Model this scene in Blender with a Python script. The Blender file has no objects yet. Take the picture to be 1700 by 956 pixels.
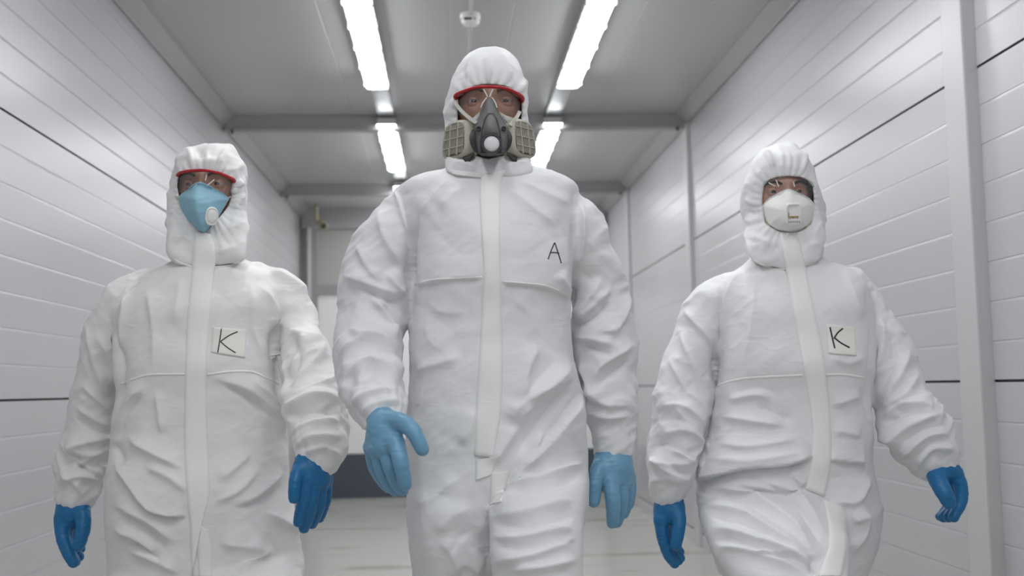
import bpy, bmesh, math, random
import numpy as np
from mathutils import Vector, Matrix
from mathutils.bvhtree import BVHTree

random.seed(7)
rng = np.random.default_rng(7)
S = bpy.context.scene
COL = S.collection

# ---------------------------------------------------------------- camera
FPX = 1900.0
CAMZ = 1.12
def nrm(v):
    v = np.array(v, float); return v / np.linalg.norm(v)
cY = nrm((-0.0553, -0.0879, -1.0))
_x = np.array((1.0, 0.015, 0.0)); _x[2] = -(_x[0]*cY[0] + _x[1]*cY[1]) / cY[2]
cX = nrm(_x)
cZ = np.cross(cX, cY)
M3 = np.array((cX, cY, cZ))            # camera -> world
CAM = np.array((0.0, 0.0, CAMZ))
cam_d = bpy.data.cameras.new('camera'); cam = bpy.data.objects.new('camera', cam_d); COL.objects.link(cam)
cam_d.sensor_width = 36.0; cam_d.lens = FPX / 1700.0 * 36.0
cam_d.clip_start = 0.05; cam_d.clip_end = 60
cam.matrix_world = Matrix([list(M3[i]) + [CAM[i]] for i in range(3)] + [[0, 0, 0, 1]])
cam_d.dof.use_dof = True; cam_d.dof.focus_distance = 2.45; cam_d.dof.aperture_fstop = 4.0
S.camera = cam

def ray(px, py):
    return M3 @ np.array(((px - 850.0) / FPX, -(py - 478.0) / FPX, -1.0))
def on_y(px, py, Y):
    d = ray(px, py); return CAM + d * (Y / d[1])
def on_x(px, py, X):
    d = ray(px, py); return CAM + d * (X / d[0])
def on_z(px, py, Z):
    d = ray(px, py); return CAM + d * ((Z - CAMZ) / d[2])
def project(P):
    q = (np.asarray(P, float) - CAM) @ M3
    return np.stack((850 - FPX * q[..., 0] / q[..., 2], 478 + FPX * q[..., 1] / q[..., 2]), -1)

# ---------------------------------------------------------------- world, exposure
w = bpy.data.worlds.new('world'); S.world = w; w.use_nodes = True
w.node_tree.nodes['Background'].inputs[0].default_value = (0.9, 0.92, 1, 1)
w.node_tree.nodes['Background'].inputs[1].default_value = 0.05
S.view_settings.view_transform = 'Standard'; S.view_settings.look = 'None'
S.view_settings.gamma = 1.0; S.view_settings.use_curve_mapping = False
S.view_settings.exposure = 0.0
LAMP = 21.5          # strength of the ceiling lamps' diffusers

# ---------------------------------------------------------------- materials
def mat(name, col, rough=0.5, metal=0.0, spec=0.5, bump=None, vary=None, coat=0.0, sss=0.0, sheen=0.0):
    m = bpy.data.materials.new(name); m.use_nodes = True
    nt = m.node_tree; b = nt.nodes['Principled BSDF']
    b.inputs['Base Color'].default_value = (*col, 1); b.inputs['Roughness'].default_value = rough
    b.inputs['Metallic'].default_value = metal; b.inputs['Specular IOR Level'].default_value = spec
    if coat: b.inputs['Coat Weight'].default_value = coat; b.inputs['Coat Roughness'].default_value = 0.15
    if sss:
        b.inputs['Subsurface Weight'].default_value = sss; b.inputs['Subsurface Radius'].default_value = (0.01, 0.004, 0.002)
    if sheen: b.inputs['Sheen Weight'].default_value = sheen
    tc = nt.nodes.new('ShaderNodeTexCoord')
    if vary:
        sc, amt = vary
        n = nt.nodes.new('ShaderNodeTexNoise'); n.inputs['Scale'].default_value = sc; n.inputs['Detail'].default_value = 5
        nt.links.new(tc.outputs['Object'], n.inputs['Vector'])
        mx = nt.nodes.new('ShaderNodeMix'); mx.data_type = 'RGBA'
        mx.inputs[6].default_value = (*[c * (1 - amt) for c in col], 1); mx.inputs[7].default_value = (*[min(1, c * (1 + amt)) for c in col], 1)
        nt.links.new(n.outputs['Fac'], mx.inputs[0]); nt.links.new(mx.outputs[2], b.inputs['Base Color'])
    if bump:
        prev = None
        for sc, dist, det in bump:
            n = nt.nodes.new('ShaderNodeTexNoise'); n.inputs['Scale'].default_value = sc; n.inputs['Detail'].default_value = det
            nt.links.new(tc.outputs['Object'], n.inputs['Vector'])
            bp = nt.nodes.new('ShaderNodeBump'); bp.inputs['Strength'].default_value = 1.0; bp.inputs['Distance'].default_value = dist
            nt.links.new(n.outputs['Fac'], bp.inputs['Height'])
            if prev: nt.links.new(prev.outputs[0], bp.inputs['Normal'])
            prev = bp
        nt.links.new(prev.outputs[0], b.inputs['Normal'])
    return m
def emit(name, col, s):
    m = bpy.data.materials.new(name); m.use_nodes = True; nt = m.node_tree
    nt.nodes.remove(nt.nodes['Principled BSDF']); e = nt.nodes.new('ShaderNodeEmission')
    e.inputs[0].default_value = (*col, 1); e.inputs[1].default_value = s
    nt.links.new(e.outputs[0], nt.nodes['Material Output'].inputs[0]); return m
def clear(name, tint, amount=0.035, rough=0.02):
    m = bpy.data.materials.new(name); m.use_nodes = True; nt = m.node_tree
    nt.nodes.remove(nt.nodes['Principled BSDF'])
    t = nt.nodes.new('ShaderNodeBsdfTransparent'); t.inputs[0].default_value = (*tint, 1)
    g = nt.nodes.new('ShaderNodeBsdfGlossy'); g.inputs['Roughness'].default_value = rough
    lw = nt.nodes.new('ShaderNodeLayerWeight'); lw.inputs[0].default_value = 0.5
    pw = nt.nodes.new('ShaderNodeMath'); pw.operation = 'POWER'; pw.inputs[1].default_value = 4.0; nt.links.new(lw.outputs['Facing'], pw.inputs[0])
    f = nt.nodes.new('ShaderNodeMath'); f.operation = 'MULTIPLY_ADD'; f.inputs[1].default_value = 0.4; f.inputs[2].default_value = amount; nt.links.new(pw.outputs[0], f.inputs[0])
    mx = nt.nodes.new('ShaderNodeMixShader')
    nt.links.new(f.outputs[0], mx.inputs[0]); nt.links.new(t.outputs[0], mx.inputs[1]); nt.links.new(g.outputs[0], mx.inputs[2])
    nt.links.new(mx.outputs[0], nt.nodes['Material Output'].inputs[0]); return m

m_wall = mat('white_wall_panel', (0.53, 0.525, 0.545), 0.31, bump=[(1.2, 0.003, 1)], vary=(2.0, 0.02))
m_seam = mat('dark_panel_seam', (0.12, 0.12, 0.13), 0.6)
m_ceil = mat('ceiling_panel', (0.50, 0.50, 0.502), 0.32, bump=[(1.5, 0.002, 1)])
m_trim = mat('trim_metal', (0.56, 0.56, 0.57), 0.35)
m_trimd = mat('trim_grey_metal', (0.33, 0.335, 0.34), 0.4)
m_beam = mat('beam_metal', (0.39, 0.39, 0.395), 0.4)
m_door = mat('back_door_panel', (0.46, 0.46, 0.44), 0.4, vary=(3, 0.03))
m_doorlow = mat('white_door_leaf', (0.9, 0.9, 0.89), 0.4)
m_kick = mat('dark_blue_grey_kickplate', (0.075, 0.09, 0.115), 0.5, vary=(3, 0.1))
m_galv = mat('galvanised_tray', (0.62, 0.63, 0.65), 0.28, metal=0.9)
m_lampbody = mat('lamp_grey_plastic', (0.6, 0.6, 0.58), 0.45)
m_lamp = emit('lamp_diffuser_glow', (0.97, 0.985, 1.0), LAMP)
m_plast = mat('white_plastic', (0.84, 0.84, 0.83), 0.4)
m_dark = mat('dark_plastic', (0.03, 0.03, 0.035), 0.4)
m_cream = mat('yellowed_plastic', (0.42, 0.385, 0.27), 0.5)
m_bracket = mat('dark_steel_bracket', (0.10, 0.10, 0.105), 0.5)

# floor: pale grey epoxy, worn streaks
m_floor = bpy.data.materials.new('epoxy_floor'); m_floor.use_nodes = True
def _floor():
    nt = m_floor.node_tree; b = nt.nodes['Principled BSDF']; b.inputs['Roughness'].default_value = 0.22
    tc = nt.nodes.new('ShaderNodeTexCoord'); mp = nt.nodes.new('ShaderNodeMapping'); mp.inputs['Scale'].default_value = (1.1, 3.2, 1)
    n = nt.nodes.new('ShaderNodeTexNoise'); n.inputs['Scale'].default_value = 1.0; n.inputs['Detail'].default_value = 3
    r = nt.nodes.new('ShaderNodeValToRGB'); r.color_ramp.elements[0].position = 0.30; r.color_ramp.elements[0].color = (0.28, 0.275, 0.235, 1)
    r.color_ramp.elements[1].position = 0.42; r.color_ramp.elements[1].color = (0.50, 0.50, 0.465, 1)
    nt.links.new(tc.outputs['Object'], mp.inputs[0]); nt.links.new(mp.outputs[0], n.inputs['Vector'])
    nt.links.new(n.outputs['Fac'], r.inputs[0]); nt.links.new(r.outputs[0], b.inputs['Base Color'])
_floor()

m_suit = mat('white_coverall_fabric', (0.80, 0.80, 0.813), 0.62, spec=0.3, vary=(5, 0.015))
def _suit():
    nt = m_suit.node_tree; b = nt.nodes['Principled BSDF']; tc = [n for n in nt.nodes if n.type == 'TEX_COORD'][0]; prev = None
    for rot, sc, s0, dist in (((0.3, 0.2, 0.6), (1, 1, 2.6), 7.0, 0.0030), ((0.1, -0.5, -0.5), (1, 1, 2.6), 20.0, 0.0012), ((0, 0, 0), (1, 1, 1), 300.0, 0.00008)):
        mp = nt.nodes.new('ShaderNodeMapping'); mp.inputs['Rotation'].default_value = rot; mp.inputs['Scale'].default_value = sc
        n = nt.nodes.new('ShaderNodeTexNoise')
        if s0 < 100: n.noise_type = 'RIDGED_MULTIFRACTAL'; n.inputs['Detail'].default_value = 1.5; n.inputs['Distortion'].default_value = 0.6
        n.inputs['Scale'].default_value = s0; nt.links.new(tc.outputs['Object'], mp.inputs[0]); nt.links.new(mp.outputs[0], n.inputs['Vector'])
        bp = nt.nodes.new('ShaderNodeBump'); bp.inputs['Distance'].default_value = dist; nt.links.new(n.outputs['Fac'], bp.inputs['Height'])
        if prev: nt.links.new(prev.outputs[0], bp.inputs['Normal'])
        prev = bp
    nt.links.new(prev.outputs[0], b.inputs['Normal'])
_suit()
m_suit_w = m_suit.copy(); m_suit_w.name = 'warm_white_coverall_fabric'
for _n in m_suit_w.node_tree.nodes:
    if _n.type == 'MIX': _n.inputs[6].default_value = (0.79, 0.785, 0.785, 1); _n.inputs[7].default_value = (0.82, 0.814, 0.812, 1)
m_flap = m_suit.copy(); m_flap.name = 'flap_tape'
for _n in m_flap.node_tree.nodes:
    if _n.type == 'MIX': _n.inputs[6].default_value = (0.87, 0.87, 0.845, 1); _n.inputs[7].default_value = (0.89, 0.89, 0.87, 1)
    if _n.type == 'BUMP': _n.inputs['Distance'].default_value *= 0.6
m_patch = mat('cream_sticker', (0.86, 0.85, 0.80), 0.55)
m_ink = mat('black_marker', (0.012, 0.012, 0.02), 0.5)
m_glove_l = mat('light_blue_nitrile', (0.155, 0.35, 0.52), 0.40, bump=[(90, 0.0012, 3)], vary=(12, 0.06))
m_glove_d = mat('deep_blue_nitrile', (0.008, 0.150, 0.36), 0.42, bump=[(90, 0.0012, 3)], vary=(12, 0.06))
m_skin = mat('skin', (0.46, 0.25, 0.17), 0.5, sss=0.15, bump=[(260, 0.0004, 2)], vary=(30, 0.08))
m_skin_f = mat('fair_skin', (0.60, 0.35, 0.255), 0.5, sss=0.15, bump=[(260, 0.0003, 2)], vary=(30, 0.06))
m_hair = mat('dark_brown_hair', (0.03, 0.018, 0.012), 0.6)
m_eye = mat('eye_white', (0.42, 0.38, 0.36), 0.15)
m_iris = mat('brown_iris', (0.03, 0.03, 0.03), 0.1)
m_lens = clear('clear_lens', (0.93, 0.94, 0.95))
m_red = mat('red_frame', (0.42, 0.006, 0.015), 0.35)
m_clearp = clear('clear_plastic', (0.9, 0.9, 0.9), rough=0.1)
m_resp = mat('grey_rubber', (0.18, 0.18, 0.18), 0.5)
m_respd = mat('dark_grey_rubber', (0.055, 0.055, 0.06), 0.5)
m_filt = mat('beige_filter_plastic', (0.44, 0.42, 0.345), 0.5)
m_filtd = mat('filter_recess', (0.10, 0.095, 0.085), 0.6)
m_strap = mat('grey_elastic', (0.50, 0.49, 0.46), 0.7)
m_bmask = mat('light_blue_mask_fabric', (0.27, 0.49, 0.60), 0.75, bump=[(300, 0.0004, 2)], vary=(14, 0.05))
m_wmask = mat('white_mask_fabric', (0.86, 0.86, 0.825), 0.75, bump=[(300, 0.0004, 2)])
m_gold = mat('gold_print', (0.38, 0.25, 0.05), 0.5)
m_greyp = mat('grey_print', (0.38, 0.38, 0.37), 0.5)
m_boot = mat('white_rubber_boot', (0.6, 0.6, 0.58), 0.5)

# ---------------------------------------------------------------- object helpers
def mesh_obj(name, V, F, m, parent=None, smooth=True, loc=None, fixn=False):
    me = bpy.data.meshes.new(name)
    V = np.asarray(V, float)
    if parent is not None and loc is None:
        loc = parent_loc(parent)
        V = V - loc
    me.from_pydata([tuple(v) for v in V], [], [tuple(int(i) for i in f) for f in F]); me.update()
    if fixn:
        b = bmesh.new(); b.from_mesh(me); bmesh.ops.recalc_face_normals(b, faces=b.faces); b.to_mesh(me); b.free()
    o = bpy.data.objects.new(name, me); COL.objects.link(o)
    if isinstance(m, (list, tuple)):
        for q in m: me.materials.append(q)
    elif m: me.materials.append(m)
    if smooth: me.polygons.foreach_set('use_smooth', [True] * len(me.polygons))
    if parent is not None: o.parent = parent
    return o
def parent_loc(p):
    l = np.zeros(3)
    while p is not None:
        l = l + np.array(p.location); p = p.parent
    return l
def bm_obj(name, bm, m, parent=None, smooth=False):
    bmesh.ops.recalc_face_normals(bm, faces=bm.faces)
    me = bpy.data.meshes.new(name); 
    if parent is not None: bmesh.ops.translate(bm, verts=bm.verts, vec=Vector(-parent_loc(parent)))
    bm.to_mesh(me); bm.free(); o = bpy.data.objects.new(name, me); COL.objects.link(o)
    if isinstance(m, (list, tuple)):
        for q in m: me.materials.append(q)
    else: me.materials.append(m)
    if smooth: me.polygons.foreach_set('use_smooth', [True] * len(me.polygons))
    if parent is not None: o.parent = parent
    return o
def empty(name, loc, label, cat, group=None):
    o = bpy.data.objects.new(name, None); COL.objects.link(o); o.location = loc; o.empty_display_size = 0.1
    tag(o, label, cat, group); return o
def tag(o, label, cat, group=None):
    o['label'] = label; o['category'] = cat
    if group: o['group'] = group
    return o
def struct(o):
    o['kind'] = 'structure'; return o
def bbox(bm, x0, x1, y0, y1, z0, z1, bev=0.0, mi=0):
    vs = [bm.verts.new(p) for p in ((x0,y0,z0),(x1,y0,z0),(x1,y1,z0),(x0,y1,z0),(x0,y0,z1),(x1,y0,z1),(x1,y1,z1),(x0,y1,z1))]
    fs = [bm.faces.new([vs[i] for i in q]) for q in ((0,3,2,1),(4,5,6,7),(0,1,5,4),(1,2,6,5),(2,3,7,6),(3,0,4,7))]
    for f in fs: f.material_index = mi
    if bev:
        es = set(e for f in fs for e in f.edges)
        r = bmesh.ops.bevel(bm, geom=list(es), offset=bev, segments=2, affect='EDGES', profile=0.6)
        for f in r['faces']: f.material_index = mi
def box(name, x0, x1, y0, y1, z0, z1, m, parent=None, bev=0.0):
    bm = bmesh.new(); bbox(bm, x0, x1, y0, y1, z0, z1, bev); return bm_obj(name, bm, m, parent)
def tube_mesh(pts, rad, n=10, caps=True):
    pts = np.asarray(pts, float); k = len(pts)
    rad = np.full(k, rad) if np.isscalar(rad) else np.asarray(rad, float)
    T = np.gradient(pts, axis=0); T /= np.linalg.norm(T, axis=1)[:, None] + 1e-12
    up = np.array((0, 0, 1.0)) if abs(T[0, 2]) < 0.9 else np.array((1.0, 0, 0))
    V = []
    for i in range(k):
        a = np.cross(T[i], up); a /= np.linalg.norm(a); b = np.cross(a, T[i]); up = b
        for j in range(n):
            th = 2 * math.pi * j / n; V.append(pts[i] + rad[i] * (math.cos(th) * a + math.sin(th) * b))
    F = []
    for i in range(k - 1):
        for j in range(n):
            F.append((i*n+j, i*n+(j+1) % n, (i+1)*n+(j+1) % n, (i+1)*n+j))
    if caps: F.append(tuple(range(n))[::-1]); F.append(tuple(range((k-1)*n, k*n)))
    return np.array(V), F
def join(parts):
    V, F, o = [], [], 0
    for v, f in parts:
        V.append(np.asarray(v)); F += [tuple(i + o for i in q) for q in f]; o += len(v)
    return np.concatenate(V), F
def crom(P, n=6):
    P = np.asarray(P, float)
    if len(P) < 3: 
        t = np.linspace(0, 1, n + 1)[:, None]; return P[0] * (1 - t) + P[1] * t
    Q = np.vstack((2*P[0]-P[1], P, 2*P[-1]-P[-2])); out = []
    for i in range(1, len(Q) - 2):
        for t in np.linspace(0, 1, n, endpoint=False):
            a, b, c, d = Q[i-1], Q[i], Q[i+1], Q[i+2]
            out.append(0.5*((2*b)+(c-a)*t+(2*a-5*b+4*c-d)*t*t+(3*b-a-3*c+d)*t**3))
    out.append(P[-1]); return np.array(out)

# ---------------------------------------------------------------- the room
XL, XR = -1.556, 1.740
ZCOV, ZC = 3.0, 3.045
H_LO, H_HI = CAMZ + 1.855, CAMZ + 1.935      # cove
YB, YF = 12.2, -4.5
def extrude_y(name, prof, y0, y1, m, mis=None, smooth=False):
    V = [(p[0], y0, p[1]) for p in prof] + [(p[0], y1, p[1]) for p in prof]; n = len(prof)
    F = [(i, i+1, n+i+1, n+i) for i in range(n-1)]
    o = mesh_obj(name, V, F, m, smooth=smooth)
    if mis: o.data.polygons.foreach_set('material_index', mis)
    return o
def wall_profile(x, sgn):                      # sgn: +1 the groove goes towards +x
    prof, mi = [(x, 0.0)], []
    seams = [CAMZ + v for v in (-0.01, 1.015)]
    pitch = 1.022 / 8
    z = CAMZ - 0.01 - 8 * pitch
    ks = [CAMZ - 0.01 + k * pitch for k in range(-8, 18)]
    for i, zz in enumerate(ks):
        if zz < 0.03 or zz > H_LO + 0.1: continue
        big = (i % 8 == 0)
        w_, d_ = (0.0045, 0.012) if big else (0.004, 0.0016)
        if big: prof += [(x, zz - w_), (x + sgn * d_, zz - w_ * 0.55), (x + sgn * d_, zz + w_ * 0.55), (x, zz + w_)]
        else: prof += [(x, zz - 0.010), (x + sgn * 0.0007, zz - 0.006), (x + sgn * 0.0017, zz - 0.0005), (x, zz)]
        mi += [0, 1 if big else 0, 1 if big else 0, 1 if big else 0]
    prof.append((x, H_HI + 0.02)); mi.append(0)
    return prof, mi
pl, mil = wall_profile(XL, -1); pr, mir = wall_profile(XR, 1)
struct(extrude_y('wall_left', pl, YF, YB + 0.1, [m_wall, m_seam], mil))
struct(extrude_y('wall_right', pr, YF, YB + 0.1, [m_wall, m_seam], mir))
# ceiling with lengthwise joints
prof = [(XL - 0.02, H_HI)]
for xj in np.arange(-1.3, 1.7, 0.333):
    prof += [(xj - 0.004, H_HI), (xj - 0.002, H_HI + 0.0015), (xj + 0.002, H_HI + 0.0015), (xj + 0.004, H_HI)]
prof.append((XR + 0.02, H_HI))
struct(extrude_y('ceiling', prof, YF, YB + 0.1, m_ceil))
struct(mesh_obj('floor', [(XL-.1, YF, 0), (XR+.1, YF, 0), (XR+.1, YB+.1, 0), (XL-.1, YB+.1, 0)], [(0, 1, 2, 3)], m_floor, smooth=False))
struct(mesh_obj('wall_front', [(XL-.1, YF, 0), (XR+.1, YF, 0), (XR+.1, YF, H_HI+.02), (XL-.1, YF, H_HI+.02)], [(3, 2, 1, 0)], m_wall, smooth=False))
# coved cornices
for nm, x, s in (('trim_1', XL, 1), ('trim_2', XR, -1)):
    pf = [(x, H_LO), (x + s*0.012, H_LO - 0.004), (x + s*0.016, H_LO + 0.008), (x + s*0.08, H_HI - 0.012), (x + s*0.092, H_HI - 0.008), (x + s*0.092, H_HI)]
    struct(extrude_y(nm, pf, YF, YB, m_beam))
# cross beams
YB1 = on_z(760, 190, H_HI)[1]; YB2 = on_z(760, 304, H_HI)[1]
for nm, y in (('trim_3', YB1), ('trim_4', YB2)):
    bm = bmesh.new(); bbox(bm, XL + 0.02, XR - 0.02, y, y + 0.10, H_HI - 0.105, H_HI + 0.002, 0.006)
    bbox(bm, XL + 0.02, XR - 0.02, y - 0.012, y + 0.004, H_HI - 0.112, H_HI - 0.085, 0.003)
    struct(bm_obj(nm, bm, m_beam))
    bm = bmesh.new()
    for xx in (XL + 0.07, XR - 0.08): bbox(bm, xx - 0.01, xx + 0.01, y - 0.02, y + 0.0, H_HI - 0.13, H_HI - 0.10, 0.002)
    struct(bm_obj('trim_%d' % (int(nm[-1]) + 6), bm, m_bracket))
# upright posts on the right wall and at the back corners
def post(nm, x0, x1, y0, y1, m, z1=H_LO):
    bm = bmesh.new(); bbox(bm, x0, x1, y0, y1, 0, z1, 0.006); return struct(bm_obj(nm, bm, m))
_py = float(on_x(1638, 400, XR)[1]); _px = float(on_y(1615, 400, _py)[0])
post('trim_5', _px, XR + 0.005, _py, _py + 0.15, m_trim, H_LO + 0.05)
post('trim_6', XR - 0.03, XR + 0.005, YB1 - 0.06, YB1 + 0.10, m_trim)
post('trim_7', XR - 0.03, XR + 0.005, YB2 - 0.06, YB2 + 0.10, m_trim)
# base trims
struct(box('baseboard_left', XL - 0.01, XL + 0.012, YF, YB, 0, 0.08, m_trim, bev=0.003))
struct(box('baseboard_right', XR - 0.012, XR + 0.01, YF, YB, 0, 0.08, m_trim, bev=0.003))
# back wall: a pale sectional door between grey posts, dark kick plate at its foot
struct(box('wall_back', XL - 0.1, XR + 0.1, YB, YB + 0.12, 0, H_HI + 0.02, m_door))
ytop = YB - 0.03
zt = lambda py: on_y(540, py, YB)[2]
xx = lambda px: on_y(px, 430, YB)[0]
struct(box('trim_8', XL + 0.02, XR - 0.02, YB - 0.05, YB + 0.02, zt(381), H_HI, m_beam, bev=0.004))
struct(box('trim_11', xx(511), xx(517.5), YB - 0.11, YB + 0.02, 0, zt(379), m_trim, bev=0.02))
struct(box('trim_12', xx(517.5), xx(528), YB - 0.06, YB + 0.02, 0, zt(381), m_trimd, bev=0.004))
struct(box('trim_13', xx(517), XR - 0.1, YB - 0.055, YB + 0.02, zt(489), zt(473), m_trimd, bev=0.004))
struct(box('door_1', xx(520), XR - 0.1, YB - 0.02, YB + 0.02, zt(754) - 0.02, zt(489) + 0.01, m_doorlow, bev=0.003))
struct(box('baseboard_back', XL + 0.02, XR - 0.02, YB - 0.035, YB + 0.02, 0.0, zt(754), m_kick, bev=0.004))
# ---------------------------------------------------------------- ceiling fittings
XLAMP = []
def y_at(px, py, z): return on_z(px, py, z)
ZL = H_HI - 0.115       # lamp underside
lampL = (on_z(587, 4, ZL), on_z(626, 152, ZL), on_z(645, 216, ZL), on_z(659, 294, ZL))
lampR = (on_z(993, 4, ZL), on_z(948, 153, ZL), on_z(914, 215, ZL), on_z(892, 291, ZL))
xl_ = float(np.mean([p[0] for p in lampL])); xr_ = float(np.mean([p[0] for p in lampR]))
la, lb, lc, ld = [float((lampL[i][1] + lampR[i][1]) / 2) for i in range(4)]
LLEN = 0.5 * ((lb - la) + (ld - lc))
def make_lamp():
    t = empty('ceiling_light', (0, 0, 0), '', 'ceiling light')
    hw, L = 0.066, LLEN / 2
    bm = bmesh.new(); bbox(bm, -hw, hw, -L, L, ZL + 0.045, ZL + 0.085, 0.012); bbox(bm, -hw - 0.006, hw + 0.006, -L - 0.006, L + 0.006, ZL + 0.036, ZL + 0.048, 0.003)
    bm_obj('housing', bm, m_lampbody, t)
    # diffuser: rounded trough
    V, F = [], []; ny, nx = 16, 14
    for i in range(ny + 1):
        y = -L + 2 * L * i / ny
        e = min(1.0, min(i, ny - i) / 1.0)
        for j in range(nx + 1):
            a = math.pi * j / nx; c = math.cos(a); s = math.sin(a)
            x = -hw * 0.96 * math.copysign(abs(c) ** 0.55, c); z = ZL + 0.04 - (0.006 + 0.028 * s ** 0.55) * (0.35 + 0.65 * e) * (s > 0.01)
            V.append((x, y * (1.0 if e else 0.995), z))
    for i in range(ny):
        for j in range(nx):
            a = i * (nx + 1) + j; F.append((a, a + nx + 1, a + nx + 2, a + 1))
    F.append(tuple(range(nx + 1))); F.append(tuple(range(ny * (nx + 1), (ny + 1) * (nx + 1)))[::-1])
    d = mesh_obj('diffuser', V, F, m_lamp, t)
    for k in range(5):
        for s in (-1, 1):
            bm = bmesh.new(); y = -L * 0.86 + k * L * 0.43
            bbox(bm, s * (hw + 0.004) - 0.006, s * (hw + 0.004) + 0.006, y - 0.014, y + 0.014, ZL + 0.012, ZL + 0.062, 0.003)
            bm_obj('clip', bm, m_lampbody, t)
    return t
lamp0 = make_lamp(); first = True
pitch = lc - la
rows = [(0, 'near'), (1, 'far'), (-1, None), (-2, None), (-3, None), (-4, None), (2, None)]  # the last, deepest pair is added to brighten the far end
for k, wh in rows:
    yc = (la + lb) / 2 + k * pitch
    yc = min(yc, YB - 0.06 - LLEN / 2)
    for s, xx_ in (('left', xl_), ('right', xr_)):
        if first: o = lamp0; first = False
        else:
            o = lamp0.copy(); COL.objects.link(o)
            for ch in list(lamp0.children):
                c = ch.copy(); COL.objects.link(c); c.parent = o
        o.location = (xx_, yc, 0)
        if wh: o['label'] = {'near': 'larger nearer fluorescent batten on the %s cable tray, before the first cross beam', 'far': 'smaller farther fluorescent batten on the %s cable tray, just behind the first cross beam'}[wh] % s
        elif k == 2: o['label'] = 'added deepest fluorescent batten on the %s cable tray, brightening the far end' % s
        else: o['label'] = 'fluorescent batten on the %s cable tray above and behind the viewer' % s
        if k < 0: o['group'] = 'ceiling lights over the near end of the corridor, %s row' % s
# the trays the lamps hang from
for s, xx_ in (('left', xl_), ('right', xr_)):
    pf = [(-0.055, 0.05), (-0.055, 0.0), (-0.047, 0.0), (-0.043, 0.004), (0.043, 0.004), (0.047, 0.0), (0.055, 0.0), (0.055, 0.05)]
    t = empty('cable_tray', (xx_, 0, 0), 'shiny metal cable tray carrying the %s row of ceiling lights' % s, 'cable tray', None)
    o = extrude_y('channel', [(a, ZL + 0.088 + b) for a, b in pf], YF + 0.1, YB - 0.2, m_galv); o.parent = t
    for yy in (YB1 - 0.05, YB2 - 0.05):
        box('hanger', xx_ - 0.064, xx_ + 0.064, yy, yy + 0.045, ZL + 0.082, ZL + 0.098, m_bracket, t, 0.003)
# smoke detector and its conduit
ZD = H_HI - 0.05
pd_ = on_z(781, 33, H_HI - 0.03)
t = empty('smoke_detector', (pd_[0], pd_[1], H_HI), 'round white smoke detector on the ceiling above the tall person', 'smoke detector')
def lathe(prof, n, c, axis='z'):
    V, F = [], []
    for r, z in prof:
        for j in range(n):
            a = 2 * math.pi * j / n; V.append((c[0] + r * math.cos(a), c[1] + r * math.sin(a), c[2] + z))
    for i in range(len(prof) - 1):
        for j in range(n): F.append((i*n+j, i*n+(j+1) % n, (i+1)*n+(j+1) % n, (i+1)*n+j))
    F.append(tuple(range(n))); F.append(tuple(range((len(prof)-1)*n, len(prof)*n))[::-1])
    return np.array(V), F
c_ = (pd_[0], pd_[1], H_HI - 0.03)
mesh_obj('base', *lathe([(0.052, 0.03), (0.054, 0.004), (0.05, 0.0)], 32, c_), m_plast, t)
mesh_obj('sensor_head', *lathe([(0.047, 0.001), (0.049, -0.012), (0.040, -0.026), (0.024, -0.031), (0.006, -0.032)], 32, c_), m_plast, t)
box('sensor_slot', c_[0] - 0.034, c_[0] + 0.006, c_[1] - 0.0505, c_[1] - 0.040, c_[2] - 0.013, c_[2] - 0.004, m_dark, t)
box('indicator', c_[0] + 0.015, c_[0] + 0.026, c_[1] - 0.0475, c_[1] - 0.038, c_[2] - 0.013, c_[2] - 0.006, m_greyp, t)
t = empty('conduit_pipe', (pd_[0], 0, H_HI), 'thin grey conduit running along the ceiling through the smoke detector', 'pipe')
for nm, y0, y1 in (('pipe', YF + 0.1, pd_[1] - 0.058), ('pipe', pd_[1] + 0.058, YB - 0.1)):
    mesh_obj(nm, *tube_mesh([(pd_[0], y0, H_HI - 0.016), (pd_[0], y1, H_HI - 0.016)], 0.010, 12), m_trim, t)
for k in range(8):
    yy = pd_[1] - 4 + k * 1.15
    if abs(yy - pd_[1]) > 0.15: box('clip', pd_[0] - 0.018, pd_[0] + 0.018, yy, yy + 0.02, H_HI - 0.028, H_HI, m_trim, t, 0.003)
# surveillance camera in the far left corner
pc = on_y(533, 371, YB - 0.35)
t = empty('security_camera', tuple(on_y(525, 352, YB - 0.35)), 'small yellowed security camera hanging in the far left ceiling corner', 'security camera')
a = on_y(525, 348, YB - 0.35); a[2] = H_HI
b = on_y(525, 362, YB - 0.35)
mesh_obj('bracket', *tube_mesh(crom([a, b, on_y(530, 366, YB - 0.33)], 6), 0.022, 12), m_cream, t)
e0 = on_y(528, 366, YB - 0.2); e1 = on_y(538, 375, YB - 0.5)
mesh_obj('camera_body', *tube_mesh([e0, e0 * .5 + e1 * .5, e1], [0.036, 0.04, 0.04], 20), m_cream, t)
e2 = e1 + (e1 - e0) * 0.02
mesh_obj('lens', *tube_mesh([e1, e2], [0.03, 0.026], 20), m_dark, t)
# small junction box on the far right of the back wall
p = on_y(1033, 389, YB - 0.05)
t = empty('junction_box', tuple(p), 'small dark box mounted high on the back wall at its right end', 'junction box')
box('cover', p[0] - 0.05, p[0] + 0.03, YB - 0.12, YB, p[2] - 0.09, p[2] + 0.09, m_trimd, t, 0.008)
box('cable_gland', p[0] - 0.02, p[0] + 0.005, YB - 0.07, YB - 0.03, p[2] - 0.13, p[2] - 0.08, m_cream, t, 0.005)
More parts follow.
